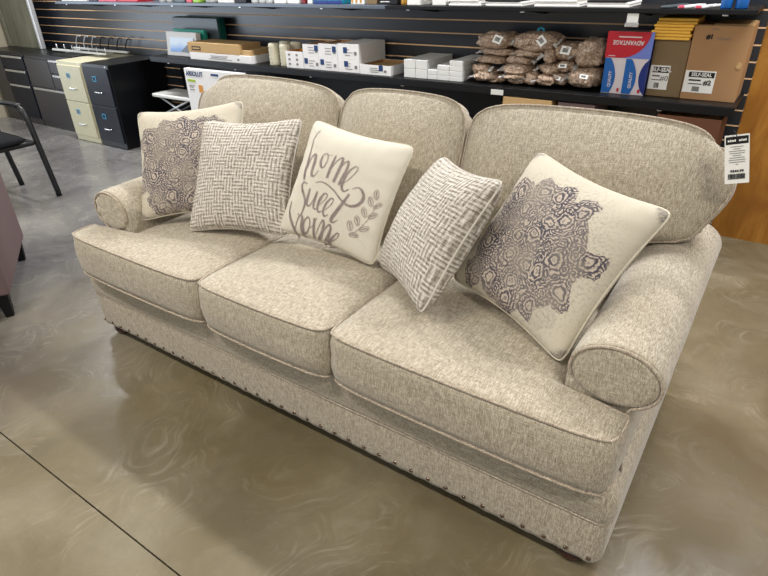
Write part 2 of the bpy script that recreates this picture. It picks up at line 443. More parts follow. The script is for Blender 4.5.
def cushion(name, fr, uL, uR, v0, v1, w0, w1, crown, bulge, cr, label=None, parent=sofa, nu=26, nv=26, pipes=('top', 'bottom'), seed=0, rnd=.022, back_bow=0., wr=.004, ce=10, taper=0., crl=None, crr=None, top_bow=0., ex=(6.5, 3.2)):
    """boxed cushion: (u,v) plan outline between uL(v) and uR(v), rounded corners, crowned top (w1), bulging welted border"""
    def plan(s, t):
        tt = (t+1)/2; v = v0+(v1-v0)*tt
        l, r = uL(v), uR(v); u = (l+r)/2+(r-l)/2*s
        k = (abs(s)**ce)*(abs(t)**ce)
        if taper and t < 0: k = 0
        c_ = cr if crl is None else (crl if s < 0 else crr)
        u -= c_*k*math.copysign(1, s); v -= c_*k*math.copysign(1, t)
        if t > 0: v += top_bow*(1-s*s)*t**3
        if t < 0: v -= back_bow*(1-s*s)*(-t)**3
        return u, v
    # boundary loop (counter clockwise)
    def par(i, n): return -1+2*i/n
    loop = [(par(i, nu), -1) for i in range(nu)]+[(1, par(i, nv)) for i in range(nv)]+[(-par(i, nu), 1) for i in range(nu)]+[(-1, -par(i, nv)) for i in range(nv)]
    P2 = [Vector(plan(*q)) for q in loop]; n = len(P2)
    Nn = []
    for i in range(n):
        t = (P2[(i+1) % n]-P2[i-1]).normalized(); Nn.append(Vector((t.y, -t.x)))
    bm = bmesh.new()
    def nz(u, v, w): 
        return noise.noise(Vector((u*4+seed*7.3, v*4, w*4)))
    def face(sign):
        G = {}
        for i in range(nu+1):
            for j in range(nv+1):
                s, t = par(i, nu), par(j, nv)
                u, v = plan(s, t)
                if sign < 0 and taper:
                    u -= taper*s*abs(s)**3; v -= taper*(t if t > 0 else 0)**3
                e = (1-abs(s)**ex[0])*(1-abs(t)**ex[1])
                w = (w1 if sign > 0 else w0)+sign*(crown if sign > 0 else crown*.3)*e
                w += sign*(.004*nz(u, v, 0)*min(1, e*3))
                G[i, j] = bm.verts.new(frame_pt(fr, u, v, w))
        for i in range(nu):
            for j in range(nv):
                q = (G[i, j], G[i+1, j], G[i+1, j+1], G[i, j+1])
                bm.faces.new(q if sign > 0 else q[::-1])
        return [G[i, 0] for i in range(nu)]+[G[nu, j] for j in range(nv)]+[G[nu-i, nv] for i in range(nu)]+[G[0, nv-j] for j in range(nv)]
    T = face(1); Bt = face(-1)
    K = 7; rings = [Bt]
    for k in range(1, K):
        f = k/K; R = []
        for i in range(n):
            prof = math.sin(PI*f)**.55
            p = P2[i]+Nn[i]*(bulge*prof*(1+.5*nz(P2[i].x, P2[i].y, f)))
            if taper:
                s_, t_ = loop[i]; g = (1-f)**1.3
                p.x -= taper*s_*abs(s_)**3*g; p.y -= taper*(t_ if t_ > 0 else 0)**3*g
            R.append(bm.verts.new(frame_pt(fr, p.x, p.y, w0+(w1-w0)*f)))
        rings.append(R)
    rings.append(T)
    for A, B in zip(rings, rings[1:]):
        for i in range(n): bm.faces.new((A[i], A[(i+1) % n], B[(i+1) % n], B[i]))
    o = from_bm(name, bm, M['sofa'], parent, True, True)
    if label: o['label'] = label
    for pz in pipes:
        w = w1 if pz == 'top' else w0
        pts = [frame_pt(fr, *(P2[i]+Nn[i]*.003), w) for i in range(n)]
        tube('piping', pts, wr, M['piping'], o, True, 6)
    return o

WF = (Vector((0, 0, 0)), Vector((1, 0, 0)), Vector((0, 1, 0)), Vector((0, 0, 1)))
def sm(x, a, b):
    t = max(0, min(1, (x-a)/(b-a))); return t*t*(3-2*t)
# arms: inner face x = -.285 and mirrored; seats wrap round the arm fronts
AI = -.288; ASH = .09; AL = 2*SX-AI+ASH
S0, S1 = -1.572, -.970
NV = 40
cushion('seat_cushion', WF, lambda v: (2*SX+.128)*(1-sm(v, 1.165, 1.2))+(AL+.003)*sm(v, 1.165, 1.2), lambda v: S0-.004, 1.055, 1.70, .364, .542, .024, .012, .014, 'left seat cushion with an ear wrapping the arm', nv=NV, seed=1, back_bow=.008)
cushion('seat_cushion', WF, lambda v: S0+.004, lambda v: S1-.004, 1.055, 1.70, .364, .542, .024, .012, .014, 'middle seat cushion, plain rectangle', nv=NV, seed=2, back_bow=.008)
cushion('seat_cushion', WF, lambda v: S1+.004, lambda v: -.120*(1-sm(v, 1.165, 1.2))+(AI-.003)*sm(v, 1.165, 1.2), 1.055, 1.70, .364, .542, .024, .012, .014, 'right seat cushion with an ear wrapping the arm', nv=NV, seed=3, back_bow=.008)

# back cushions lean about twenty degrees
A_ = math.radians(20)
BF = (Vector((0, 1.665, .520)), Vector((1, 0, 0)), Vector((0, math.sin(A_), math.cos(A_))), Vector((0, -math.cos(A_), math.sin(A_))))
B0, B1 = -1.53, -.94
XR = -.072; XL = 2*SX-XR+.03
def wing(v, a, b): return a+(b-a)*(.62*sm(v, .225, .27)+.38*sm(v, .22, .44))
bc = dict(ex=(3.2, 2.6), w0=-.19, w1=-.05, crown=.075, bulge=.014, cr=.075, nu=34, top_bow=.018, nv=30, wr=.0038, ce=6, taper=.035, pipes=('top',))
def topw(v, x, c): return x+c*.5*max(0, (v-.46)/.12)**2
cushion('back_cushion', BF, lambda v: topw(v, wing(v, AL-.005, XL), .04), lambda v: B0-.008, 0, .590, crl=.085, crr=.03, label='left back cushion', seed=4, **bc)
cushion('back_cushion', BF, lambda v: B0+.008, lambda v: B1-.008, 0, .590, crl=.03, crr=.03, label='middle back cushion', seed=5, **bc)
cushion('back_cushion', BF, lambda v: B1+.008, lambda v: topw(v, wing(v, AI+.005, XR), -.04), 0, .590, crl=.03, crr=.05, label='right back cushion', seed=6, **bc)

# base rail with a rounded upper band and a flat nailhead apron
def rail():
    bx0, bx1 = -2.435, -.098
    bm = bmesh.new(); n = 120
    # profile in (offset outwards, z)
    prof = [(-.03, .060), (-.002, .062), (.0, .075), (.0, .12), (.001, .205), (-.001, .218), (-.002, .222), (.003, .227), (.007, .240), (.009, .265), (.007, .305), (-.006, .340), (-.04, .362)]
    cr = .036
    # outline loop: front then sides then back, rounded front corners
    pts = []
    y0, y1 = 1.105, 2.06
    def arc(cx, cy, a0, a1, r, m=6): return [(cx+r*math.cos(a0+(a1-a0)*i/m), cy+r*math.sin(a0+(a1-a0)*i/m)) for i in range(m+1)]
    fr = [(bx0+cr+(bx1-bx0-2*cr)*i/n, y0) for i in range(n+1)]
    pts = fr+arc(bx1-cr, y0+cr, -PI/2, 0, cr)[1:]+[(bx1, y0+cr+(y1-y0-cr)*i/30) for i in range(1, 31)]
    pts += [(bx1+(bx0-bx1)*i/20, y1) for i in range(1, 20)]
    pts += [(bx0, y1-(y1-y0-cr)*i/30) for i in range(0, 30)]+arc(bx0+cr, y0+cr, -PI, -PI/2, cr)[:-1]
    N = len(pts); P = [Vector(p) for p in pts]
    nor = []
    for i in range(N):
        t = (P[(i+1) % N]-P[i-1]).normalized(); nor.append(Vector((t.y, -t.x)))
    rings = []
    for d, z in prof:
        R = []
        for i in range(N):
            zz = z
            if z < .08:
                x = P[i].x; zz = z+.0022*math.cos((x-bx1)/.0611*2*PI)
            q = P[i]+nor[i]*(d+.0015*noise.noise(Vector((P[i].x*5, P[i].y*5, z*9))))
            R.append(bm.verts.new((q.x, q.y, zz)))
        rings.append(R)
    for A, B in zip(rings, rings[1:]):
        for i in range(N): bm.faces.new((A[i], A[(i+1) % N], B[(i+1) % N], B[i]))
    bm.faces.new(rings[0][::-1]); bm.faces.new(rings[-1])
    o = from_bm('base_rail', bm, M['sofa'], sofa, True, True)
    tube('piping', [(p.x+q.x*.0, p.y+q.y*.0, .2225) for p, q in zip(P, nor)], .0042, M['piping'], o, True, 6)
    # nailheads along the front apron, right end round the corner
    m = 36
    proto = None
    for i in range(m+1):
        x = bx0+.03+(bx1-bx0-.06)*i/m
        if proto is None:
            b = bmesh.new(); bmesh.ops.create_uvsphere(b, u_segments=10, v_segments=6, radius=.0072)
            for v in b.verts: v.co.y *= .55
            me = bpy.data.meshes.new('nailhead'); b.to_mesh(me); b.free()
            for p in me.polygons: p.use_smooth = True
            me.materials.append(M['nail']); proto = bpy.data.objects.new('nailhead', me); o_ = proto
        else: o_ = proto.copy()
        C.objects.link(o_); o_.parent = sofa; o_.location = Vector((x, y0-.001, .080))-sofa.location
rail()

# arms
def arm(side):
    mx = (lambda x: x) if side > 0 else (lambda x: 2*SX+ASH-x)
    cx, cz, rx, rz = -.174, .626, .113, .083
    # outline (x,z): from inner bottom up the inside, over the roll, tuck under, down the outer panel
    out = [(AI+.004, .20), (AI+.002, .45), (AI, .58)]
    a0, a1 = PI+.15, -.95
    K = 26
    for i in range(K+1):
        a = a0+(a1-a0)*i/K
        out.append((cx+rx*math.cos(a), cz+rz*math.sin(a)+.006*math.sin(a)))
    out += [(-.128, .545), (-.126, .50), (-.118, .40), (-.110, .30), (-.101, .10), (-.101, .068)]
    ys = [1.195, 1.2, 1.212]+[1.23+.82*i/24 for i in range(25)]
    bm = bmesh.new(); rings = []
    cxy = Vector((cx, cz))
    for j, y in enumerate(ys):
        sc = (.955, .985, 1.)[j] if j < 3 else 1.
        R = []
        for x, z in out:
            if z > .5:
                x2 = cx+(x-cx)*sc; z2 = cz+(z-cz)*sc
            else: x2, z2 = x, z
            t = (y-1.2)/.85
            z2 += (.018*t if z > .5 else 0)            # roll rises a little towards the back
            nn = .0025*noise.noise(Vector((x*6, y*5, z*6+side)))
            yy = y
            if j == len(ys)-1: yy = y
            R.append(bm.verts.new((mx(x2)+nn, yy, z2+nn)))
        rings.append(R)
    m = len(out)
    for A, B in zip(rings, rings[1:]):
        for i in range(m): bm.faces.new((A[i], A[(i+1) % m], B[(i+1) % m], B[i]))
    bm.faces.new(rings[0]); bm.faces.new(rings[-1][::-1])
    o = from_bm('arm', bm, M['sofa'], sofa, True, True)
    o['label'] = 'right rolled arm' if side > 0 else 'left rolled arm'
    # front panel: slightly domed face of the roll, with its welt
    bm = bmesh.new()
    ring = []
    Kf = 40
    def ov(a, s):
        x = cx+rx*.93*s*math.cos(a); z = cz-.002+(rz+.004)*.93*s*math.sin(a)
        return x, z
    c = bm.verts.new((mx(cx), 1.186, cz)); prev = None
    rr = []
    for q, s in enumerate((.3, .6, .85, .96, 1.0)):
        R = []
        for i in range(Kf):
            a = 2*PI*i/Kf; x, z = ov(a, s)
            y = 1.186+.004*(s**6)
            if side < 0:   # gathered pleats fan over the left roll
                y += .0035*math.sin(a*9)*s*(1 if .1 < math.sin(a)+.9 else .3)
            else:
                y += .002*math.sin((x-z)*60)*(1-s)
            R.append(bm.verts.new((mx(x), y+(.006 if s == 1. else 0), z)))
        rr.append(R)
    for i in range(Kf): bm.faces.new((c, rr[0][i], rr[0][(i+1) % Kf]))
    for A, B in zip(rr, rr[1:]):
        for i in range(Kf): bm.faces.new((A[i], B[i], B[(i+1) % Kf], A[(i+1) % Kf]))
    back = [bm.verts.new((v.co.x, 1.2, v.co.z)) for v in rr[-1]]
    for i in range(Kf): bm.faces.new((rr[-1][i], back[i], back[(i+1) % Kf], rr[-1][(i+1) % Kf]))
    fp = from_bm('arm_front_panel', bm, M['sofa'], o, True, True)
    # welt: over the roll and down the outer front edge
    P = []
    for i in range(30):
        a = PI+.35+(-1.05-PI-.35)*i/29
        x, z = ov(a, 1.03); P.append((mx(x), 1.189, z))
    P += [(mx(-.130), 1.190, .535), (mx(-.127), 1.192, .49), (mx(-.119), 1.193, .40), (mx(-.112), 1.193, .345)]
    tube('piping', P, .0042, M['piping'], o, False, 6)
    return o
arm(1); arm(-1)
# outside back of the sofa
bm = bmesh.new()
prof = [(1.93, .25), (1.90, .30), (1.97, .80), (2.0, .90), (2.03, .925), (2.065, .92), (2.085, .88), (2.07, .3), (2.065, .068), (1.95, .068)]
x0, x1 = -2.40, -.125
A = [bm.verts.new((x0, y, z)) for y, z in prof]; B = [bm.verts.new((x1, y, z)) for y, z in prof]
bm.faces.new(A); bm.faces.new(B[::-1])
for i in range(len(prof)): bm.faces.new((A[i], B[i], B[(i+1) % len(prof)], A[(i+1) % len(prof)]))
from_bm('back_frame', bm, M['sofa'], sofa)
# bun feet
for fx, fy in ((-.185, 1.165), (-2.355, 1.165), (-.185, 1.98), (-2.355, 1.98)):
    bm = bmesh.new(); lathe_bm(bm, [(.026, 0), (.036, .004), (.047, .018), (.050, .032), (.044, .046), (.034, .052), (.036, .056), (.040, .0655)], fx, fy, 24)
    from_bm('bun_foot', bm, M['foot'], sofa, True, True)

# ---------------------------------------------------------------- throw pillows
def pillow(name, cen, Mx, S, mat, pmat, label, h=.088, c=.11, seed=0, group=None, shift=(0, 0, 0), pipe=.0035):
    a = S/2; n = 44
    def P(s, t, side):
        x = a*s*(1-c*(1-t*t)); y = a*t*(1-c*(1-s*s))
        # rounded corner tips
        k = (abs(s)**9)*(abs(t)**9); x *= 1-.06*k; y *= 1-.06*k
        e = max(0, (1-s*s)*(1-t*t))
        z = side*h*e**.45
        w = noise.noise(Vector((x*9+seed*3.1, y*9, side*2.)))
        z += side*.007*w*e**.5
        # gathers running in from the edges
        ed = max(abs(s), abs(t))
        z += side*.004*math.sin((s if abs(t) > abs(s) else t)*23+seed*2+2*w)*max(0, ed-.45)*e**.3
        return Vector((x, y, z))
    bm = bmesh.new(); uvl = bm.loops.layers.uv.new('UVMap')
    par = lambda i: math.sin((-1+2*i/n)*PI/2*.92)/math.sin(PI/2*.92)
    G = {}
    for side in (1, -1):
        for i in range(n+1):
            for j in range(n+1):
                if side < 0 and (i in (0, n) or j in (0, n)): G[side, i, j] = G[1, i, j]; continue
                G[side, i, j] = bm.verts.new(P(par(i), par(j), side))
        for i in range(n):
            for j in range(n):
                ids = [(i, j), (i+1, j), (i+1, j+1), (i, j+1)]
                if side < 0: ids = ids[::-1]
                f = bm.faces.new([G[side, p, q] for p, q in ids])
                for l, (p, q) in zip(f.loops, ids): l[uvl].uv = ((par(p)+1)/2, (par(q)+1)/2)
    me = bpy.data.meshes.new(name); bm.to_mesh(me); bm.free()
    o = link(name, me, mat, None, False, True)
    Rm = Matrix(Mx).to_4x4(); Rm.translation = Vector(cen)+Vector(shift)
    o.matrix_world = Rm; tag(o, label, 'pillow', group)
    o.location = Rm.translation; o.rotation_euler = Rm.to_euler()
    edge = [P(par(i), -1, 1) for i in range(n)]+[P(1, par(i), 1) for i in range(n)]+[P(par(n-i), 1, 1) for i in range(n)]+[P(-1, par(n-i), 1) for i in range(n)]
    tube('piping', edge, pipe, pmat, o, True, 6, world=False)
    return o, P
def pipe_tex(): return M['ivory_pipe']
PM = {
'P1': ([-2.0208, 1.4769, 0.8013], [[0.8475, -0.354, 0.3954], [0.5233, 0.433, -0.734], [0.0886, 0.829, 0.5522]], 0.4851),
'P2': ([-1.7186, 1.4852, 0.7814], [[0.9661, -0.1922, 0.1725], [0.2489, 0.5147, -0.8205], [0.0689, 0.8356, 0.5451]], 0.4763),
'P3': ([-1.2579, 1.5390, 0.7895], [[0.9934, 0.0768, 0.0855], [0.0344, 0.5113, -0.8587], [-0.1096, 0.856, 0.5053]], 0.4467),
'P4': ([-0.8333, 1.4604, 0.7640], [[0.7789, 0.2898, -0.5562], [-0.6174, 0.5105, -0.5985], [0.1105, 0.8096, 0.5765]], 0.4528),
'P5': ([-0.4610, 1.4801, 0.7750], [[0.909, 0.3222, -0.2643], [-0.4046, 0.5298, -0.7454], [-0.1002, 0.7845, 0.612]], 0.4906)}
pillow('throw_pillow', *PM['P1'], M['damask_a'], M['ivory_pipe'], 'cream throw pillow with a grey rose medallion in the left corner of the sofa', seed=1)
pillow('throw_pillow', *PM['P2'], M['plaid'], M['plaid'], 'taupe and cream basket-weave pillow between the left medallion pillow and the lettered pillow', seed=2)
p3, P3f = pillow('throw_pillow', *PM['P3'], M['ivory'], M['ivory_pipe'], 'ivory throw pillow lettered home sweet home with a leafy sprig', h=.082, c=.09, seed=3)
pillow('throw_pillow', *PM['P4'], M['plaid'], M['plaid'], 'taupe and cream basket-weave pillow leaning against the right medallion pillow', h=.1, seed=4)
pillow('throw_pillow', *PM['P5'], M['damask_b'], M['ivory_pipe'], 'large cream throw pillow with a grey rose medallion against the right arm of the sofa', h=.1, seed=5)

LET = [[[-0.1606,0.1904,0.0025],[-0.1724,0.1582,0.0038],[-0.1656,0.1197,0.006],[-0.1559,0.0754,0.0102],[-0.1505,0.0277,0.0143],[-0.1434,-0.0102,0.0121]],[[-0.1442,0.0082,0.004],[-0.1451,0.0494,0.0058],[-0.1375,0.0855,0.0073],[-0.1248,0.0928,0.0113],[-0.1154,0.0689,0.0133],[-0.1132,0.0315,0.0135],[-0.1035,0.0117,0.0098],[-0.0894,0.0176,0.0043],[-0.0796,0.0389,0.0025]],[[-0.0742,0.1094,0.0039],[-0.0862,0.0996,0.0064],[-0.0863,0.0751,0.0099],[-0.0776,0.0564,0.0099],[-0.0645,0.0547,0.0064],[-0.0582,0.0748,0.0046],[-0.0627,0.0994,0.0046],[-0.0742,0.1094,0.0039],[-0.0601,0.1057,0.0023],[-0.0447,0.108,0.0022]],[[-0.031,0.1129,0.005],[-0.0318,0.0882,0.0106],[-0.0321,0.0505,0.0121],[-0.0308,0.0204,0.0106]],[[-0.0311,0.0358,0.0023],[-0.0234,0.0766,0.0037],[-0.0111,0.1026,0.0058],[0.0034,0.1079,0.0092],[0.006,0.0844,0.0113],[0.0034,0.043,0.0123],[0.0004,0.0134,0.0108]],[[0.0002,0.0287,0.0022],[0.0077,0.0644,0.0036],[0.0166,0.0941,0.0048],[0.0298,0.1027,0.0082],[0.0353,0.0789,0.011],[0.0299,0.0403,0.0117],[0.0253,0.0091,0.0106]],[[0.0392,0.0177,0.0028],[0.0607,0.046,0.0034],[0.0761,0.0773,0.004],[0.0758,0.0907,0.004],[0.0625,0.0915,0.0047],[0.0473,0.0688,0.0074],[0.0383,0.0327,0.0104],[0.041,0.0037,0.0104],[0.0558,-0.0063,0.0069],[0.0726,0.0067,0.0027]],[[-0.1149,-0.022,0.0037],[-0.1364,-0.0198,0.0078],[-0.1414,-0.0358,0.0119],[-0.1245,-0.0593,0.0113],[-0.1066,-0.082,0.0099],[-0.1033,-0.1112,0.009],[-0.1114,-0.1431,0.0064],[-0.1292,-0.1411,0.0038]],[[-0.0937,-0.0354,0.0079],[-0.0953,-0.0692,0.0116],[-0.0926,-0.0952,0.0105],[-0.0763,-0.0976,0.0051],[-0.0632,-0.0677,0.0041],[-0.0553,-0.0372,0.0074],[-0.0579,-0.073,0.0108],[-0.0557,-0.0987,0.0091],[-0.0421,-0.1016,0.0049],[-0.0314,-0.0757,0.0024],[-0.0244,-0.0476,0.0031]],[[-0.0301,-0.0852,0.0024],[-0.0106,-0.0569,0.0038],[-0.0063,-0.0393,0.0046],[-0.0202,-0.0366,0.0061],[-0.0341,-0.0601,0.0093],[-0.0369,-0.0903,0.0103],[-0.0275,-0.1086,0.0072],[-0.0106,-0.1013,0.0031]],[[-0.0028,-0.1003,0.0023],[0.0201,-0.071,0.0037],[0.0263,-0.0497,0.0044],[0.0147,-0.0452,0.0059],[0.0007,-0.0668,0.0091],[-0.0051,-0.0977,0.0101],[0.0046,-0.1163,0.007],[0.0203,-0.1066,0.0031]],[[0.0806,-0.0092,0.0093],[0.0688,-0.0434,0.0124],[0.0523,-0.0841,0.0142],[0.0368,-0.1197,0.0134],[0.0464,-0.1278,0.0067],[0.0653,-0.1124,0.0021]],[[-0.074,-0.0085,0.0025],[-0.0534,0.0006,0.0039],[-0.0276,-0.0008,0.0053],[0.0075,-0.0124,0.0058],[0.0428,-0.0318,0.0064],[0.0722,-0.047,0.0075],[0.0993,-0.05,0.0092],[0.1229,-0.039,0.0113],[0.1341,-0.019,0.0123],[0.1336,0.0017,0.0109],[0.1199,0.0185,0.0076],[0.1017,0.0224,0.0044],[0.0834,0.01,0.002]],[[-0.1759,-0.1035,0.0046],[-0.177,-0.1382,0.0078],[-0.1623,-0.1688,0.012],[-0.1395,-0.2023,0.0143],[-0.1232,-0.2352,0.0115]],[[-0.1338,-0.2102,0.0038],[-0.1258,-0.1758,0.0056],[-0.115,-0.1479,0.0073],[-0.101,-0.1482,0.0108],[-0.0998,-0.1818,0.0126],[-0.0953,-0.2088,0.0126],[-0.0902,-0.2246,0.0048]],[[-0.0741,-0.139,0.0043],[-0.0881,-0.1591,0.0081],[-0.0918,-0.186,0.0111],[-0.0871,-0.2048,0.0105],[-0.0708,-0.1959,0.0063],[-0.0604,-0.1708,0.0052],[-0.0634,-0.149,0.0052],[-0.0741,-0.139,0.0043]],[[-0.0658,-0.1851,0.0027],[-0.0417,-0.1623,0.0034],[-0.0299,-0.1332,0.0049]],[[-0.0402,-0.1361,0.01],[-0.0386,-0.1678,0.0127],[-0.0385,-0.211,0.0137]],[[-0.0268,-0.1929,0.0027],[-0.0132,-0.1574,0.0049],[0.0006,-0.1341,0.0072],[0.0085,-0.1415,0.0104],[0.0032,-0.1749,0.0134],[-0.0154,-0.2122,0.0174]],[[-0.0004,-0.1977,0.0027],[0.0157,-0.1617,0.0049],[0.0321,-0.1409,0.007],[0.0403,-0.1513,0.0099],[0.0309,-0.1857,0.0134],[0.0022,-0.2231,0.0108]],[[0.0266,-0.2109,0.0033],[0.0649,-0.185,0.0041],[0.0785,-0.1651,0.0045],[0.0703,-0.1612,0.0054],[0.0515,-0.1827,0.0098],[0.0319,-0.2095,0.0145],[0.0279,-0.2252,0.0077],[0.0566,-0.2141,0.005]],[[0.1223,-0.1512,0.002],[0.1455,-0.1275,0.002],[0.1674,-0.0906,0.0018],[0.1795,-0.0502,0.0017],[0.1845,-0.0092,0.0016]],[[0.1703,0.0378,0.0023],[0.1746,0.0366,0.0023],[0.1788,0.0311,0.0022],[0.1817,0.0227,0.0021],[0.1826,0.0138,0.0021],[0.1813,0.0067,0.0022],[0.1782,0.0033,0.0022],[0.174,0.0045,0.0022],[0.1698,0.0101,0.0023],[0.1668,0.0184,0.0023],[0.1658,0.0274,0.0022],[0.1671,0.0344,0.0023],[0.1703,0.0378,0.0023]],[[0.1773,0.0073,0.0022],[0.1717,0.0321,0.0051]],[[0.1551,0.0039,0.0024],[0.1597,0.004,0.0023],[0.1651,0.0,0.0023],[0.1699,-0.0069,0.0023],[0.1727,-0.015,0.0023],[0.1729,-0.022,0.0023],[0.1705,-0.0262,0.0023],[0.166,-0.0263,0.0023],[0.1607,-0.0223,0.0023],[0.1558,-0.0153,0.0024],[0.1529,-0.0073,0.0023],[0.1526,-0.0002,0.0024],[0.1551,0.0039,0.0024]],[[0.1688,-0.0227,0.0023],[0.1578,-0.0011,0.0052]],[[0.1988,-0.0049,0.002],[0.1995,-0.0091,0.0019],[0.1975,-0.0155,0.0019],[0.1932,-0.0223,0.002],[0.1875,-0.0277,0.0021],[0.182,-0.0302,0.0021],[0.1783,-0.0291,0.0022],[0.1775,-0.0249,0.0022],[0.1799,-0.0185,0.0022],[0.1847,-0.0118,0.0021],[0.1904,-0.0064,0.0021],[0.1956,-0.0039,0.002],[0.1988,-0.0049,0.002]],[[0.1808,-0.0264,0.0022],[0.1957,-0.0089,0.0044]],[[0.146,-0.0397,0.0024],[0.1507,-0.0396,0.0024],[0.1562,-0.0436,0.0024],[0.161,-0.0505,0.0023],[0.1638,-0.0587,0.0023],[0.1639,-0.0657,0.0023],[0.1613,-0.0699,0.0024],[0.1566,-0.07,0.0024],[0.1511,-0.066,0.0025],[0.1463,-0.059,0.0024],[0.1434,-0.0509,0.0025],[0.1433,-0.0438,0.0024],[0.146,-0.0397,0.0024]],[[0.1596,-0.0664,0.0023],[0.1486,-0.0447,0.0054]],[[0.1951,-0.0451,0.0021],[0.1958,-0.0497,0.002],[0.1933,-0.0563,0.0021],[0.1883,-0.063,0.0021],[0.1817,-0.0682,0.0023],[0.1756,-0.0703,0.0023],[0.1715,-0.0689,0.0023],[0.1709,-0.0642,0.0023],[0.1737,-0.0577,0.0023],[0.1793,-0.051,0.0022],[0.1858,-0.0458,0.0021],[0.1915,-0.0437,0.0021],[0.1951,-0.0451,0.0021]],[[0.1744,-0.0661,0.0023],[0.1915,-0.0491,0.0047]],[[0.1305,-0.0761,0.0025],[0.1355,-0.076,0.0025],[0.1411,-0.08,0.0025],[0.146,-0.087,0.0025],[0.1487,-0.0952,0.0025],[0.1486,-0.1023,0.0025],[0.1457,-0.1065,0.0025],[0.1408,-0.1066,0.0025],[0.1351,-0.1026,0.0026],[0.1302,-0.0955,0.0026],[0.1275,-0.0874,0.0026],[0.1276,-0.0802,0.0026],[0.1305,-0.0761,0.0025]],[[0.144,-0.103,0.0025],[0.1331,-0.0811,0.0057]],[[0.1855,-0.1014,0.0023],[0.1856,-0.1062,0.0023],[0.1818,-0.1125,0.0023],[0.175,-0.1187,0.0024],[0.1668,-0.1231,0.0025],[0.1596,-0.1245,0.0025],[0.1555,-0.1226,0.0025],[0.1556,-0.1178,0.0025],[0.1599,-0.1115,0.0025],[0.1671,-0.1053,0.0024],[0.175,-0.1009,0.0023],[0.1817,-0.0995,0.0023],[0.1855,-0.1014,0.0023]],[[0.1591,-0.1201,0.0025],[0.1808,-0.1049,0.0052]],[[0.1093,-0.101,0.0026],[0.1148,-0.1013,0.0026],[0.1206,-0.1062,0.0027],[0.125,-0.1142,0.0026],[0.1269,-0.1233,0.0027],[0.1258,-0.131,0.0026],[0.1219,-0.1353,0.0027],[0.1163,-0.135,0.0027],[0.1106,-0.1301,0.0027],[0.1062,-0.122,0.0028],[0.1044,-0.1129,0.0027],[0.1055,-0.1052,0.0027],[0.1093,-0.101,0.0026]],[[0.1205,-0.1313,0.0027],[0.1115,-0.1067,0.006]],[[0.1566,-0.1436,0.0025],[0.1542,-0.148,0.0026],[0.1474,-0.1519,0.0026],[0.1379,-0.1542,0.0027],[0.1282,-0.1544,0.0028],[0.1211,-0.1523,0.0028],[0.1186,-0.1486,0.0028],[0.1213,-0.1442,0.0027],[0.1283,-0.1403,0.0027],[0.1378,-0.138,0.0027],[0.1472,-0.1378,0.0026],[0.154,-0.1399,0.0026],[0.1566,-0.1436,0.0025]],[[0.1231,-0.148,0.0028],[0.1504,-0.1445,0.006]]]
def lettering(strokes, name):
    strokes = [[(x*.9457, y*.9457, w*.9457) for x, y, w in q] for q in strokes]
    a = .4467/2; c = .09
    def zf(x, y):
        s, t = x/a, y/a
        for _ in range(8):
            s = x/(a*(1-c*(1-min(t*t, 1)))); t = y/(a*(1-c*(1-min(s*s, 1))))
        return P3f(max(-1, min(1, s)), max(-1, min(1, t)), 1).z
    bm = bmesh.new()
    for st in strokes:
        q = catmull(st, 5); L = []
        for i, (x, y, w) in enumerate(q):
            p, r = q[max(0, i-1)], q[min(len(q)-1, i+1)]
            dx, dy = r[0]-p[0], r[1]-p[1]; d = math.hypot(dx, dy) or 1
            nx, ny = -dy/d, dx/d; row = []
            for e in (-.5, 0, .5):
                X, Y = x+nx*w*e, y+ny*w*e
                row.append(bm.verts.new((X, Y, zf(X, Y)+.0011)))
            L.append(row)
        for A, B in zip(L, L[1:]):
            for k in (0, 1): bm.faces.new((A[k], A[k+1], B[k+1], B[k]))
    bmesh.ops.solidify(bm, geom=bm.faces[:], thickness=-.0006)
    o = from_bm(name, bm, M['print'], p3, False)
lettering(LET[:21], 'lettering')
lettering(LET[21:], 'leaf_sprig')
# ---------------------------------------------------------------- price tag on the right back cushion
tg = empty('price_tag', (-.088, 1.735, .962)); tag(tg, 'white swing price tag with a black header pinned to the right back cushion', 'tag')
tr = Matrix.Rotation(math.radians(8), 4, 'Z') @ Matrix.Translation((0, 0, .128)) @ Matrix.Rotation(math.radians(-13), 4, 'Y') @ Matrix.Translation((0, 0, -.128)) @ Matrix.Rotation(math.radians(-8), 4, 'X')
def tagp(name, x0, x1, z0, z1, mat, d=.0):
    o = box(name, x0, x1, -.0006-d, .0006-d, z0, z1, mat, tg, 0, False); o.data.transform(tr); return o
tagp('card', -.028, .028, 0, .128, M['paper'])
tagp('header', -.0255, .0255, .104, .124, M['ink'], .0008)
bm = bmesh.new()
for i, w in enumerate((.030, .016, .036, .034, .020, .034, .038, .036, .006)):
    z = .097-i*.0058; box_bm(bm, -w/2, w/2, -.0022, -.0012, z, z+.0013, 0)
o = from_bm('fine_print', bm, M['ink_soft'], tg, False); o.data.transform(tr)
bm = bmesh.new(); random.seed(3); x = -.020
while x < .019:
    w = random.choice((.0008, .0012, .002)); box_bm(bm, x, x+w, -.0022, -.0012, .012, .026, 0); x += w+random.choice((.0008, .0014))
o = from_bm('barcode', bm, M['ink'], tg, False); o.data.transform(tr)
text_part('price', '$544.99', .0095, M['ink'], tg, (0, 0, 0), tr @ Matrix.Translation((0, -.0018, .033)) @ Matrix.Rotation(PI/2, 4, 'X'), .0003, world=False, bold=.0003)
bm = bmesh.new()
for i, (x, w) in enumerate(((-.021, .004), (-.016, .003), (-.012, .005), (-.006, .003), (.004, .004), (.009, .003), (.013, .004), (.018, .003))):
    box_bm(bm, x, x+w, -.0026, -.0016, .111, .1155+.001*(i % 2), 0)
o = from_bm('header_lettering', bm, M['paper'], tg, False); o.data.transform(tr)
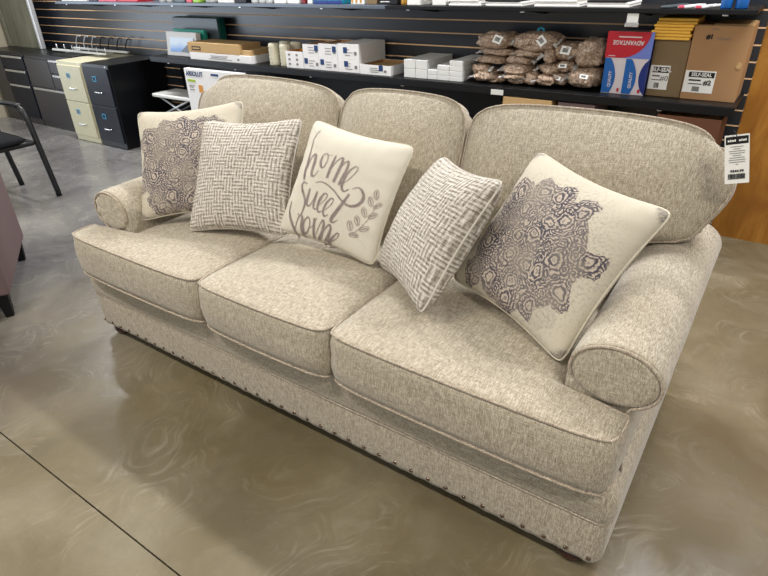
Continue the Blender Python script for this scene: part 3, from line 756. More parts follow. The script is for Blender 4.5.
o = tube('string', [(0, 0, .124), (-.004, .004, .133), (-.012, .012, .138), (-.004, .008, .130), (0, .001, .124)], .0009, M['ink'], tg, world=False)

# ---------------------------------------------------------------- filing cabinets and desk units along the back wall
def pull(name, x, y, z, w, mat, parent):
    return tube(name, catmull([(x-w/2, y, z), (x-w/2+.006, y-.022, z), (x+w/2-.006, y-.022, z), (x+w/2, y, z)], 4), .006, mat, parent, n=8)
def filing(x0, x1, y0, y1, h, mat, dmat, pm, label, ring):
    r = empty('filing_cabinet', ((x0+x1)/2, (y0+y1)/2, 0)); tag(r, label, 'filing cabinet')
    bm = bmesh.new(); box_bm(bm, x0, x1, y0, y1, 0, h, .006); from_bm('body', bm, mat, r)
    gap = .012; zb = .055; dh = (h-.03-zb)/2
    for i in range(2):
        z0 = zb+i*dh+.004; z1 = zb+(i+1)*dh-.004
        d = box('drawer', x0+.014, x1-.014, y0-.014, y0+.01, z0, z1, dmat, r, .004)
        cx = (x0+x1)/2
        pull('handle', cx, y0-.013, z0+dh*.36, .10, pm, d)
        bm = bmesh.new(); zc = z0+dh*.70
        for a in (( -.028, .028, .018, .023), (-.028, .028, -.023, -.018), (-.028, -.022, -.018, .018), (.022, .028, -.018, .018)):
            box_bm(bm, cx-.03+a[0], cx-.03+a[1], y0-.019, y0-.013, zc+a[2], zc+a[3], 0)
        from_bm('label_frame', bm, M['blue_tape'], d)
        if ring: box('label_card', cx-.05, cx-.01, y0-.0165, y0-.0138, zc-.017, zc+.017, M['ink_soft'], d, 0)
    if True:
        box('lock', x1-.05, x1-.035, y0-.004, y0+.004, h-.022, h-.010, M['steel'], r, .002)
    return r
filing(-5.615, -5.185, 3.09, 3.68, .775, M['cab_black'], M['cab_drawer'], M['steel'], 'black two-drawer filing cabinet to the right of the putty one', False)
filing(-6.065, -5.635, 3.09, 3.68, .775, M['cab_beige'], M['cab_beige'], M['alum'], 'putty beige two-drawer filing cabinet beside the black one', True)
def unit(x0, x1, y0, y1, h, split, mat, dmat, label, wide):
    r = empty('desk_pedestal', ((x0+x1)/2, (y0+y1)/2, 0)); tag(r, label, 'cabinet')
    box('body', x0, x1, y0, y1, 0, h-.02, mat, r, .003)
    box('top_panel', x0-.004, x1+.004, y0-.015, y1, h-.02, h, M['cab_black'], r, .004)
    xs = x0+(x1-x0)*split; zmid = .44
    box('door', x0+.01, xs-.006, y0-.014, y0+.008, zmid+.006, h-.05, mat, r, .003)
    for z0, z1 in ((zmid+.006, .595), (.605, h-.035)):
        d = box('drawer', xs+.006, x1-.01, y0-.014, y0+.008, z0, z1, dmat, r, .003)
        box('handle', xs+.03, x1-.03, y0-.022, y0-.012, z1-.03, z1-.008, M['steel'], d, .003)
    lx = x0+.01 if wide else xs+.006
    d = box('drawer', lx, x1-.01, y0-.014, y0+.008, .07, zmid-.006, dmat, r, .003)
    box('handle', lx+.03, x1-.03, y0-.022, y0-.012, zmid-.034, zmid-.012, M['steel'], d, .003)
    return r
unit(-7.0, -6.09, 3.24, 3.68, .78, .54, M['cab_char'], M['cab_char'], 'charcoal cabinet with a wide bottom drawer left of the putty filing cabinet', True)
unit(-7.84, -7.02, 3.24, 3.68, .78, .38, M['cab_char'], M['cab_drawer'], 'black drawer unit farthest left against the side wall', False)
# framed dark board standing on the cabinet tops against the slatwall
r = empty('framed_board', (-7.5, 3.53, .78)); tag(r, 'grey-green board in an aluminium frame standing on the far-left cabinets', 'board')
box('panel', -7.80, -7.14, 3.52, 3.54, .79, 1.85, M['board'], r, .002)
box('frame_side', -7.145, -7.10, 3.505, 3.555, .78, 1.87, M['alum'], r, .006)
box('frame_side', -7.86, -7.80, 3.505, 3.555, .78, 1.87, M['board'], r, .006)
box('frame_bottom', -7.80, -7.145, 3.51, 3.55, .78, .81, M['board'], r, .004)
box('frame_top', -7.80, -7.145, 3.51, 3.55, 1.83, 1.87, M['alum'], r, .004)
box('divider', -7.62, -7.60, 3.512, 3.522, .81, 1.83, M['board'], r, .002)
# wire rack lying on the cabinets
r = empty('wire_rack', (-6.2, 3.5, .777)); tag(r, 'white wire display rack with upright pegs lying on the putty filing cabinet', 'rack')
box('rail', -6.72, -5.72, 3.42, 3.45, .795, .815, M['plastic_white'], r, .004)
box('rail', -6.62, -5.62, 3.60, 3.63, .795, .815, M['plastic_white'], r, .004)
for i in range(7):
    x = -6.62+i*.15
    tube('peg', [(x, 3.43, .80), (x, 3.43, .865)], .005, M['alum'], r)
    tube('hook', catmull([(x+.05, 3.62, .80), (x+.06, 3.62, .86), (x+.12, 3.62, .93), (x+.17, 3.62, .925)], 3), .0055, M['alum'] if i < 3 else M['ink'], r)
for x in (-6.5, -5.9): box('foot', x, x+.02, 3.44, 3.61, .7805, .80, M['plastic_white'], r, .002)

# scissor stand and poster box on the base shelf
r = empty('folding_stand', (-4.75, 3.45, .3)); tag(r, 'small white scissor-leg folding stand on the base shelf beside the black cabinet', 'stand')
box('top', -4.95, -4.40, 3.32, 3.60, .485, .515, M['plastic_white'], r, .008)
for y in (3.35, 3.57):
    tube('leg', [(-4.90, y, .315), (-4.46, y, .485)], .009, M['alum'], r)
    tube('leg', [(-4.46, y+.012, .315), (-4.90, y+.012, .485)], .009, M['alum'], r)
for x in (-4.90, -4.46): box('foot_bar', x-.02, x+.02, 3.33, 3.60, .3005, .318, M['plastic_white'], r, .003)
box('foot_bar', -4.93, -4.43, 3.335, 3.355, .318, .335, M['plastic_white'], r, .003)
o = box('handheld_scanner', -4.52, -4.42, 3.42, 3.5, .5155, .55, M['black_plastic'], None, .012); recenter(o); tag(o, 'small black device lying on the white folding stand', 'device')
r = empty('poster_box', (-3.97, 3.31, .3005)); tag(r, 'tall white printed box with blue lettering standing under the lower shelf', 'box')
box('carton', -4.33, -3.62, 3.26, 3.31, .3005, .785, M['card_white'], r, .003)
text_part('lettering', 'ABSOLUT', .052, M['navy'], r, (-4.20, 3.258, .745), sx=.95, bold=.0015)
box('green_label', -4.30, -4.20, 3.257, 3.2605, .68, .70, M['lime'], r, 0)
box('blue_label', -3.99, -3.90, 3.257, 3.2605, .745, .762, M['navy'], r, 0)
bm = bmesh.new()
for z, w in ((.645, .07), (.632, .05), (.612, .06)): box_bm(bm, -4.29, -4.29+w, 3.2575, 3.2605, z, z+.006, 0)
from_bm('small_print', bm, M['ink_soft'], r)
box('orange_mark', -4.17, -4.12, 3.257, 3.2605, .60, .66, M['orange'], r, 0)

# ---------------------------------------------------------------- goods on the lower wall shelf
ZS = .8505
def carton(name, label, cat, x0, x1, y0, y1, z0, z1, mat, group=None, bev=.002):
    r = empty(name, ((x0+x1)/2, (y0+y1)/2, z0)); tag(r, label, cat, group)
    box('carton', x0, x1, y0, y1, z0, z1, mat, r, bev)
    return r
def open_carton(name, label, cat, x0, x1, y0, y1, z0, z1, mat, inner, fill=None, group=None):
    r = empty(name, ((x0+x1)/2, (y0+y1)/2, z0)); tag(r, label, cat, group)
    t = .004; bm = bmesh.new()
    box_bm(bm, x0, x1, y0, y1, z0, z0+t, 0)
    for a in ((x0, x1, y0, y0+t), (x0, x1, y1-t, y1), (x0, x0+t, y0+t, y1-t), (x1-t, x1, y0+t, y1-t)): box_bm(bm, *a, z0+t, z1, 0)
    from_bm('carton', bm, mat, r)
    bm = bmesh.new()
    for a in ((x0+t, x1-t, y0+t, y0+t+.002), (x0+t, x1-t, y1-t-.002, y1-t), (x0+t, x0+t+.002, y0+t+.002, y1-t-.002), (x1-t-.002, x1-t, y0+t+.002, y1-t-.002)): box_bm(bm, *a, z0+t, z1-.001, 0)
    from_bm('lining', bm, inner, r)
    if fill: box('contents', x0+.012, x1-.012, y0+.012, y1-.012, z0+t+.001, z1-.018, fill, r, .003)
    return r
def prints(r, x0, x1, y, z0, z1, seed, blue=None):
    """printed grey lines and a blue square, as on the cartons"""
    rnd = random.Random(seed); bm = bmesh.new()
    for i in range(3):
        z = z0+(z1-z0)*(.25+.2*i); a = x0+(x1-x0)*(.32+.05*rnd.random()); b = a+(x1-x0)*(.2+.2*rnd.random())
        box_bm(bm, a, b, y-.0012, y+.0005, z, z+.004, 0)
    from_bm('small_print', bm, M['ink_soft'], r)
    a = x1-(x1-x0)*.22
    box('barcode', a, a+.022, y-.0012, y+.0005, z0+(z1-z0)*.3, z0+(z1-z0)*.55, M['ink_soft'], r, 0)
    if blue is not None:
        bx = x0+(x1-x0)*blue; box('blue_square', bx, bx+.034, y-.0014, y+.0005, z0+(z1-z0)*.42, z0+(z1-z0)*.42+.038, M['navy'], r, 0)
# tablet box, teal binder, dark board box
r = carton('laptop_box', 'white box with a blue screen picture leaning at the left end of the lower shelf', 'box', -4.70, -4.30, 3.40, 3.45, ZS, 1.045, M['card_white'])
r.children[0].data.transform(Matrix.Rotation(math.radians(-8), 4, 'X'))
o = box('screen_picture', -4.645, -4.33, 3.393, 3.3965, ZS+.035, 1.0, M['picture'], r, 0); o.data.transform(Matrix.Rotation(math.radians(-8), 4, 'X'))
bm = bmesh.new(); prism_bm(bm, [(-4.50, .885), (-4.33, .885), (-4.33, .965), (-4.40, .95)], 3.388, 3.392)
o = from_bm('device_picture', bm, M['slate'], r); o.data.transform(Matrix.Rotation(math.radians(-8), 4, 'X'))
o = box('ring_binder', -4.70, -4.28, 3.50, 3.535, ZS, 1.06, M['teal'], None, .006); recenter(o); tag(o, 'teal binder standing behind the box with the blue screen picture', 'binder')
r = empty('document_case', (-4.45, 3.62, ZS)); tag(r, 'large slate-grey and dark teal case standing against the slatwall', 'case')
box('front_cover', -4.78, -4.19, 3.58, 3.59, ZS, 1.145, M['slate'], r, .003); box('spine', -4.78, -4.185, 3.591, 3.665, ZS, 1.15, M['darkteal'], r, .006)
# flat cartons
r = carton('long_carton', 'long white carton lying under the flat brown carton', 'carton', -4.30, -3.56, 3.33, 3.57, ZS, .908, M['card_white'])
prints(r, -4.3, -3.56, 3.33, ZS, .908, 1)
r = carton('flat_carton', 'large flat brown cardboard carton on top of the long white carton', 'carton', -4.31, -3.69, 3.33, 3.57, .9085, .985, M['kraft_pale'])
box('black_label', -4.26, -4.15, 3.3285, 3.3305, .925, .955, M['ink'], r, 0)
box('label_lettering', -4.25, -4.16, 3.3278, 3.3284, .934, .946, M['kraft_pale'], r, 0)
r = carton('small_carton', 'small brown carton at the right end of the long white carton', 'carton', -3.675, -3.57, 3.34, 3.62, .9085, .945, M['kraft_pale'])
# two sleeves of paper cups
for i, x in enumerate((-3.36, -3.245)):
    r = empty('cup_sleeve', (x, 3.39, ZS)); tag(r, ('left' if i == 0 else 'right')+' of the two cream paper-cup sleeves beside the long white carton', 'cups', 'cup sleeves on the lower shelf')
    for dy in (0, .12):
        bm = bmesh.new(); prof = [(.04, ZS)]
        for q in range(6): prof += [(.047, ZS+.006+q*.026), (.042, ZS+.022+q*.026)]
        prof += [(.040, ZS+.158)]
        lathe_bm(bm, prof, x, 3.39+dy, 20); from_bm('cup_stack', bm, M['cream'], r, True, True)
# small white carton with orange inside
r = open_carton('small_open_carton', 'narrow white carton with small grey marks and orange contents beside the cups', 'carton', -3.20, -3.03, 3.34, 3.50, ZS, .965, M['card_white'], M['orange'], M['orange'])
bm = bmesh.new()
for i in range(2):
    for j in range(3): box_bm(bm, -3.175+i*.075, -3.155+i*.075, 3.3385, 3.3405, .870+j*.032, .884+j*.032, 0)
from_bm('small_print', bm, M['ink_soft'], r)
# carton stack: three below, three above
W = [(-3.025, -2.875), (-2.873, -2.705), (-2.703, -2.515)]
names = ('left', 'middle', 'right')
for i, (a, b) in enumerate(W):
    r = carton('envelope_carton', '%s carton in the bottom row of the white blue-square cartons' % names[i], 'carton', a, b, 3.34, 3.66, ZS, .938, M['card_white'], 'white cartons with blue squares')
    prints(r, a, b, 3.34, ZS, .938, 10+i, (.05, .05, .3)[i])
for i, (a, b) in enumerate(W):
    f = open_carton if i < 2 else carton
    args = ('envelope_carton', '%s carton in the top row of the white blue-square cartons' % names[i], 'carton', a, b, 3.34, 3.66 if i == 2 else 3.60, .9385, (1.02, 1.03, 1.035)[i], M['card_white'])
    r = f(*args, M['kraft'], M['paper'], 'white cartons with blue squares') if i < 2 else f(*args, 'white cartons with blue squares')
    prints(r, a, b, 3.34, .9385, 1.03, 20+i, (.74, .74, .28)[i])
r = open_carton('open_carton', 'low open white carton with brown inside, right of the blue-square cartons', 'carton', -2.51, -2.255, 3.34, 3.62, ZS, .912, M['card_white'], M['kraft'], M['kraft_pale'])
prints(r, -2.51, -2.255, 3.34, ZS, .912, 30, .62)
# packs of cards
for i, (x0, x1, nl, dep) in enumerate(((-2.155, -2.068, 2, .34), (-2.066, -1.978, 2, .34), (-1.975, -1.905, 2, .12), (-1.903, -1.818, 3, .24), (-1.816, -1.725, 4, .30))):
    lh = .056 if i < 2 else .0305
    where = ('first', 'second', 'third', 'fourth', 'fifth')[i]
    for q in range(nl):
        lev = ('bottom', 'top') if nl == 2 else (('bottom', 'middle', 'top') if nl == 3 else ('bottom', 'second', 'third', 'top'))
        z0 = ZS+q*lh
        o = box('card_pack', x0, x1, 3.35, 3.35+dep, z0+.0003, z0+lh-.0006, M['pack_grey'], None, .0025); recenter(o)
        tag(o, '%s pale pack in the %s stack from the left, between open carton and brown bags' % (lev[q], where), 'pack', 'pale packs on the lower shelf')

# clear bags of brown rubber bands
BAGS = [(-1.659,-1.432,1.046,1.135,1),(-1.643,-1.42,1.003,1.05,0),(-1.662,-1.469,.956,1.005,0),(-1.678,-1.564,.909,.957,0),(-1.661,-1.521,.857,.925,0),(-1.608,-1.457,.853,.899,0),
(-1.469,-1.299,.961,1.018,0),(-1.477,-1.309,.909,.971,0),(-1.454,-1.331,.883,.920,0),(-1.452,-1.33,.854,.902,0),(-1.332,-1.252,.858,.933,0),(-1.415,-1.249,1.007,1.052,0),(-1.423,-1.166,1.04,1.142,1),
(-1.195,-1.039,.997,1.092,1),(-1.256,-1.126,.923,.986,0),(-1.15,-1.061,.943,1.001,1),(-1.25,-1.141,.865,.926,0),(-1.183,-1.084,.863,.94,1),(-1.062,-.905,.972,1.114,0),(-1.085,-.905,.865,.971,1),(-1.228,-1.164,.986,1.058,0)]
BL = ['top bag of the leftmost pile, with a white label', 'second bag from the top of the leftmost pile', 'third bag down in the leftmost pile', 'twisted bag at the left edge, above the lowest', 'lowest bag at the left edge of the piles',
 'front bag lying at the foot of the leftmost pile', 'bag in the second pile, third from top', 'bag in the middle of the second pile', 'thin bag near the bottom of the second pile', 'bottom bag of the second pile', 'crumpled upright bag between second and third piles',
 'flat bag right below the big labelled bag', 'biggest bag atop the second pile, diamond label', 'domed bag topping the third pile, white label', 'bag left in the middle of the third pile', 'labelled bag right in the middle of the third pile',
 'bottom left bag of the third pile', 'bottom right labelled bag of the third pile', 'tall bag on top beside the red and blue box', 'wide bottom bag beside the red and blue box', 'small bag wedged between the two tallest piles']
def bag(i, x0, x1, z0, z1, lab):
    y0 = 3.345+.012*((i*7) % 4); dep = .22 if i not in (10, 3, 20) else .12
    if z1 > 1.0: y0 += .015
    cx, cy, cz = (x0+x1)/2, y0+dep/2, (z0+z1)/2; rx, ry, rz = (x1-x0)/2*1.0, dep/2, (z1-z0)/2*1.02
    bm = bmesh.new(); bmesh.ops.create_uvsphere(bm, u_segments=36, v_segments=20, radius=1)
    for v in bm.verts:
        x, y, z = v.co
        sx = math.copysign(abs(x)**.62, x); sy = math.copysign(abs(y)**.62, y); sz = math.copysign(abs(z)**.8, z)
        n1 = noise.noise(Vector((x*2.2+i*5.1, y*2.2, z*2.2))); n2 = noise.noise(Vector((x*6+i, y*6, z*6)))
        k = 1+.2*n1+.09*n2
        v.co = Vector((cx+sx*rx*k, cy+sy*ry*k, cz+sz*rz*k))
        if z < 0: v.co.z = max(v.co.z, z0+.0006)
    r = empty('bag_of_bands', (cx, cy, z0)); tag(r, BL[i]+', clear bag of brown rubber bands', 'bag', 'clear bags of brown rubber bands')
    from_bm('bag', bm, M['bag'], r, True, True)
    if lab:
        a = {0: .3, 12: .75, 13: .1, 15: 0, 17: .2, 19: .1}.get(i, 0)
        w, h = ((.055, .045) if i in (0, 12, 13) else (.045, .022))
        lx = cx+{0: .04, 12: .055, 13: .01, 19: .02}.get(i, 0)*1.; lz = cz+rz*.30
        T = Matrix.Translation((lx, y0-.0035, lz)) @ Matrix.Rotation(math.radians(-28), 4, 'X') @ Matrix.Rotation(a, 4, 'Y')
        bmx = bmesh.new(); box_bm(bmx, -w/2, w/2, -.001, .001, -h/2, h/2, 0)
        o = from_bm('label', bmx, M['paper'], r, False); o.data.transform(Matrix.Translation(-wloc(r)) @ T)
        bmx = bmesh.new()
        for q in range(6): box_bm(bmx, -w*.3+q*w*.1, -w*.26+q*w*.1+.001, -.0022, -.0011, -h*.25, h*.25, 0)
        o2 = from_bm('barcode', bmx, M['ink'], o, False); o2.data.transform(Matrix.Translation(-wloc(r)) @ T)
    # gathered clear film at the sealed end of the bag
    rn = random.Random(i); sd = -1 if i % 3 else 1
    if i in (18, 19, 13): sd = 1 if i == 13 else -1
    bmx = bmesh.new(); m = 9; rows = []
    for u in range(4):
        row = []
        for q in range(m):
            t = -1+2*q/(m-1); sp = (.35+.22*u)
            row.append(bmx.verts.new((cx+sd*(rx*.86+.011*u), cy-dep*.28+t*ry*.55*sp+rn.uniform(-.004, .004), cz+t*rz*.5*sp*(1 if q % 2 else .5)+rn.uniform(-.006, .006))))
        rows.append(row)
    for A, B in zip(rows, rows[1:]):
        for q in range(m-1): bmx.faces.new((A[q], A[q+1], B[q+1], B[q]))
    bmesh.ops.solidify(bmx, geom=bmx.faces[:], thickness=.0006)
    from_bm('sealed_end', bmx, M['film'], r, True)
    return r
for i, b in enumerate(BAGS): bag(i, *b)
r = empty('blue_bag_tie', (-1.36, 3.56, 1.135)); 
tag(r, 'small blue ring tie behind the biggest labelled bag', 'tie'); bm = bmesh.new()
tube_bm(bm, [(-1.30+.018*math.cos(a*PI/8), 3.50, 1.142+.018*math.sin(a*PI/8)) for a in range(16)], .006, True, 6); from_bm('ring', bm, M['turq'], r, True, True)

# red, white and blue box with a hanging red header
r = empty('display_box', (-.77, 3.47, ZS)); tag(r, 'red, white and blue printed box with an upside-down red top beside the bags', 'box')
x0, x1, yf = -.885, -.66, 3.40
bm = bmesh.new(); box_bm(bm, x0, x1, yf, yf+.2, ZS, 1.155, .002); from_bm('carton', bm, M['offwhite'], r)
box('side_panel', x1-.001, x1+.0012, yf+.002, yf+.198, ZS+.002, 1.152, M['deepblue'], r, 0)
box('periwinkle_header', x0-.004, x1+.004, yf-.003, yf-.0005, 1.035, 1.165, M['periwinkle'], r, 0)
bm = bmesh.new()
q = [(x0-.004, 1.165), (x1-.012, 1.165)]+[(x1+.0-.012-.14*(1-math.cos(t*PI/16)), 1.165-.13*math.sin(t*PI/16)) for t in range(1, 9)]+[(x0-.004, 1.035)]
prism_bm(bm, q[::-1], yf-.0045, yf-.003); from_bm('red_header', bm, M['red'], r)
text_part('header_lettering', 'ADVANTAGE', .030, M['offwhite'], r, (-.778, yf-.005, 1.112), rot=(PI/2, PI, 0), sx=.88, bold=.0008)
bm = bmesh.new(); box_bm(bm, -.83, -.715, yf-.0062, yf-.0045, 1.136, 1.142, 0); box_bm(bm, -.87, -.835, yf-.0062, yf-.0045, 1.043, 1.046, 0)
from_bm('fine_print', bm, M['offwhite'], r)
for c0 in (x0+.001, x0+.1095):
    bm = bmesh.new(); L_ = []
    for t in range(13):
        z = ZS+.004+(1.032-ZS-.004)*t/12
        L_.append((c0+.028+.036*math.sin(PI*min(1, .12+t/12*.88))**.8, z))
    prism_bm(bm, [(c0, ZS+.004)]+L_+[(c0, 1.032)], yf-.0025, yf-.0005); o = from_bm('blue_swoosh', bm, M['blue'], r)
    text_part('lettering', 'QUALITY', .022, M['offwhite'], r, (c0+.038, yf-.003, .925), rot=(PI/2, -PI/2, 0), sx=.9, bold=.0006)
    box('red_mark', c0+.083, c0+.094, yf-.0018, yf-.0003, ZS+.012, ZS+.03, M['red'], r, 0)
bm = bmesh.new(); prism_bm(bm, [(x1, ZS+.004), (x1, 1.032)]+[(x1-.004-.034*math.sin(PI*t/10)**.8, 1.032-(1.032-ZS-.004)*t/10) for t in range(1, 10)], yf-.0025, yf-.0005); from_bm('blue_swoosh', bm, M['deepblue'], r)
r = empty('sign_clip', (-.757, 3.30, 1.18)); tag(r, 'white sign clip hanging from the upper shelf above the red and blue box', 'clip')
box('tab', -.785, -.73, 3.302, 3.306, 1.215, 1.257, M['plastic_white'], r, .001); box('grip', -.79, -.725, 3.300, 3.31, 1.195, 1.214, M['steel'], r, .002)

# mailer cartons with printed labels
def label_print(r, x0, x1, z0, z1, y, head, num, strong):
    box('label', x0, x1, y-.0012, y, z0, z1, M['paper'], r, 0)
    w = x1-x0; h = z1-z0
    box('label_band', x0+w*.12, x1-w*.04, y-.0022, y-.0012, z1-h*.30, z1-h*.06, M['ink'], r, 0)
    text_part('label_heading', head, h*.22, M['paper'], r, (x0+w*.54, y-.0027, z1-h*.18), sx=.92, bold=.0006, depth=.0003)
    text_part('label_number', num, h*.30, M['ink'] if strong else M['ink_soft'], r, (x1-w*.22, y-.0022, z0+h*.47), bold=.001 if strong else .0003, depth=.0003)
    bm = bmesh.new()
    box_bm(bm, x0+w*.15, x0+w*.55, y-.0022, y-.0012, z0+h*.53, z0+h*.60, 0); box_bm(bm, x0+w*.15, x0+w*.6, y-.0022, y-.0012, z0+h*.38, z0+h*.42, 0)
    from_bm('fine_print', bm, M['ink_soft'] if not strong else M['ink'], r)
    bm = bmesh.new(); x = x0+w*.32
    while x < x0+w*.55: box_bm(bm, x, x+.0025, y-.0022, y-.0012, z0+h*.06, z0+h*.28, 0); x += .0042
    from_bm('barcode', bm, M['ink'], r)
r = carton('mailer_carton', 'large brown cardboard carton with a SELF-SEAL #2 label at the right end of the shelf', 'carton', -.482, -.228, 3.42, 3.69, ZS, 1.205, M['kraft'])
label_print(r, -.478, -.338, .885, .992, 3.42, 'SELF-SEAL', '#2', True)
text_part('stamp', '#1', .028, M['ink'], r, (-.405, 3.419, 1.15), bold=.0015); text_part('stamp_print', '7-Z.com', .018, M['ink_soft'], r, (-.345, 3.419, 1.143))
text_part('stamp_print', 'WW', .014, M['ink_soft'], r, (-.39, 3.419, 1.185))
bm = bmesh.new(); prism_bm(bm, [(-.262, 1.02), (-.25, 1.045), (-.236, 1.03), (-.24, 1.012), (-.252, 1.008)], 3.4175, 3.4205); from_bm('torn_patch', bm, M['kraft_pale'], r)
box('tape_flap', -.40, -.235, 3.43, 3.68, 1.205, 1.209, M['kraft_pale'], r, .001)
r = carton('mailer_carton', 'duller brown carton with a white #0 label under the yellow envelopes', 'carton', -.655, -.486, 3.43, 3.69, ZS, 1.130, M['kraft_dark'])
label_print(r, -.652, -.556, .885, 1.005, 3.43, 'SELF-SEAL', '#0', False)
rn = random.Random(5)
for q in range(7):
    z0 = 1.1305+q*.0148; dx = (-.012, -.008, -.016, .0, -.006, .006, .012)[q]
    bm = bmesh.new(); box_bm(bm, -.665+dx, -.480+dx+rn.uniform(-.008, .004), 3.40+rn.uniform(0, .01), 3.62, z0, z0+.0135, .005, 0, 3)
    o = from_bm('padded_envelope', bm, M['yellow']); recenter(o)
    tag(o, ('bottom', 'second', 'third', 'middle', 'fifth', 'sixth', 'topmost')[q]+' yellow padded envelope'+('' if q in (0, 6) else ' from the bottom' if q != 3 else '')+' in the stack on the dull brown carton', 'envelope', 'yellow padded envelopes')

# boxes on the base shelf whose tops show over the sofa
r = open_carton('open_carton', 'reddish brown open carton under the lower shelf behind the price tag', 'carton', -.55, -.25, 3.30, 3.6, .3005, .785, M['kraft_red'], M['kraft_red'], M['kraft'])
o = box('storage_box', -1.42, -1.12, 3.30, 3.60, .3005, .80, M['kraft_pale'], None, .003); recenter(o); tag(o, 'pale carton whose top shows below the brown bags', 'box')
o = box('storage_box', -1.09, -.88, 3.32, 3.60, .3005, .795, M['mauve'], None, .003); recenter(o); tag(o, 'mauve-brown carton whose top shows below the red and blue box', 'box')
o = box('shelf_tag', -1.50, -1.42, 3.296, 3.299, .805, .835, M['plastic_white'], None, .001); recenter(o); tag(o, 'small white tag hanging from the lower shelf edge under the bags', 'tag')

# ---------------------------------------------------------------- goods on the upper shelf
ZU = 1.2805
def goods(name, label, cat, px0, px1, mat, h=.16, y0=3.35, dep=.16, group=None, shape='box', z0=None):
    z0 = ZU if z0 is None else z0
    if shape == 'box': o = box(name, px0, px1, y0, y0+dep, z0, z0+h, mat, None, .004)
    elif shape == 'can':
        bm = bmesh.new(); cx = (px0+px1)/2; R_ = (px1-px0)/2
        lathe_bm(bm, [(R_*.9, z0), (R_, z0+.006), (R_, z0+h*.72), (R_*.5, z0+h*.86), (R_*.45, z0+h)], cx, y0+R_, 20); o = from_bm(name, bm, mat, None, True, True)
    recenter(o); tag(o, label, cat, group); return o
goods('poster_tray', 'white tray at the far left end of the upper shelf', 'tray', -6.13, -5.70, M['paper'], .05)
goods('storage_pack', 'dark purple pack beside the white tray on the upper shelf', 'pack', -5.66, -5.52, M['purple'])
goods('storage_pack', 'pink pack left of the red one on the upper shelf', 'pack', -5.50, -5.22, M['pink'])
goods('storage_pack', 'red pack right of the pink one on the upper shelf', 'pack', -5.20, -4.90, M['red'])
goods('marker_bottle', 'first small white bottle right of the red pack on the upper shelf', 'bottle', -4.62, -4.55, M['plastic_white'], .13, shape='can')
goods('marker_bottle', 'second small white bottle right of the red pack on the upper shelf', 'bottle', -4.52, -4.45, M['plastic_white'], .13, shape='can')
goods('storage_pack', 'slate pack between white bottles and the narrow pink pack', 'pack', -4.40, -4.27, M['slate'])
goods('storage_pack', 'narrow pink pack beside the green pack on the upper shelf', 'pack', -4.25, -4.19, M['pink'])
goods('storage_pack', 'green pack on the upper shelf above the flat brown carton', 'pack', -4.17, -4.10, M['green'])
goods('marker_bottle', 'white bottle right of the green pack on the upper shelf', 'bottle', -4.05, -3.93, M['plastic_white'], .15, shape='can')
r = goods('blister_pack', 'white pack with a blue band on the upper shelf above the small brown carton', 'pack', -3.87, -3.70, M['paper'])
box('blue_band', -3.86, -3.71, 3.3485, 3.3497, ZU+.03, ZU+.05, M['navy'], r)
goods('storage_pack', 'black pack on the upper shelf above the cups', 'pack', -3.68, -3.56, M['black_plastic'])
for i, x in enumerate((-3.52, -3.44, -3.37)):
    goods('glass_jar', ('left', 'middle', 'right')[i]+' of three grey-white jars on the upper shelf above the cups', 'jar', x, x+.065, M['pack_grey'], .11, shape='can', group='jars on the upper shelf')
goods('storage_pack', 'wide white pack on the upper shelf above the narrow white carton', 'pack', -3.27, -3.16, M['paper'])
goods('storage_pack', 'second white pack, just left of the dark red one on the upper shelf', 'pack', -3.14, -3.03, M['paper'])
goods('storage_pack', 'narrow dark red pack on the upper shelf above the white cartons', 'pack', -3.01, -2.97, M['dkred'])
goods('storage_pack', 'narrow white pack left of the turquoise pack on the upper shelf', 'pack', -2.95, -2.91, M['paper'])
r = goods('storage_pack', 'turquoise and dark blue pack on the upper shelf', 'pack', -2.895, -2.64, M['turq'])
box('blue_band', -2.893, -2.642, 3.3485, 3.3497, ZU+.002, ZU+.022, M['deepblue'], r)
r = goods('storage_pack', 'white pack with yellow stripes on the upper shelf', 'pack', -2.57, -2.46, M['paper'])
for a in (0, 1, 2): box('yellow_stripe', -2.565+a*.035, -2.55+a*.035, 3.3485, 3.3497, ZU+.01, ZU+.10, M['amber'], r)
goods('storage_pack', 'grey-brown pack right of the yellow-striped pack', 'pack', -2.44, -2.36, M['kraft_dark'])
r = goods('storage_pack', 'black pack with white lettering on the upper shelf above the open carton', 'pack', -2.34, -2.20, M['black_plastic'])
bm = bmesh.new(); box_bm(bm, -2.33, -2.26, 3.3485, 3.3497, ZU+.015, ZU+.02, 0); box_bm(bm, -2.33, -2.28, 3.3485, 3.3497, ZU+.03, ZU+.035, 0); from_bm('lettering', bm, M['paper'], r)
goods('marker_bottle', 'small amber bottle beside the white card stacks on the upper shelf', 'bottle', -2.18, -2.14, M['amber'], .09, shape='can')
for i, (a, b) in enumerate(((-2.115, -2.02), (-1.935, -1.84))):
    for q in range(3): goods('index_card_pack', ('bottom', 'middle', 'top')[q]+' white card block in the '+('left' if i == 0 else 'right')+' of two stacks on the upper shelf', 'pack', a, b, M['paper'], .0365, 3.33, .2, 'white card blocks on the upper shelf', z0=ZU+q*.037)
def booklets(x0, x1, n, who, mat):
    for q in range(n):
        dx = (0, .008, -.004, .012)[q % 4]
        bm = bmesh.new(); box_bm(bm, x0+dx, x1+dx-.006*q, 3.325+.003*(q % 2), 3.58, ZU+q*.0115, ZU+q*.0115+.011, .003, 0)
        o = from_bm('notepad', bm, M['paper'] if q < n-1 else mat); recenter(o)
        tag(o, ('bottom', 'second', 'third', 'top')[q if q < n-1 else 3]+' notepad of the '+who, 'notepad', 'notepads on the upper shelf')
booklets(-1.82, -1.61, 4, 'stack just right of the white card blocks', M['purple'])
booklets(-1.58, -1.36, 3, 'stack above the biggest bag of bands', M['ink'])
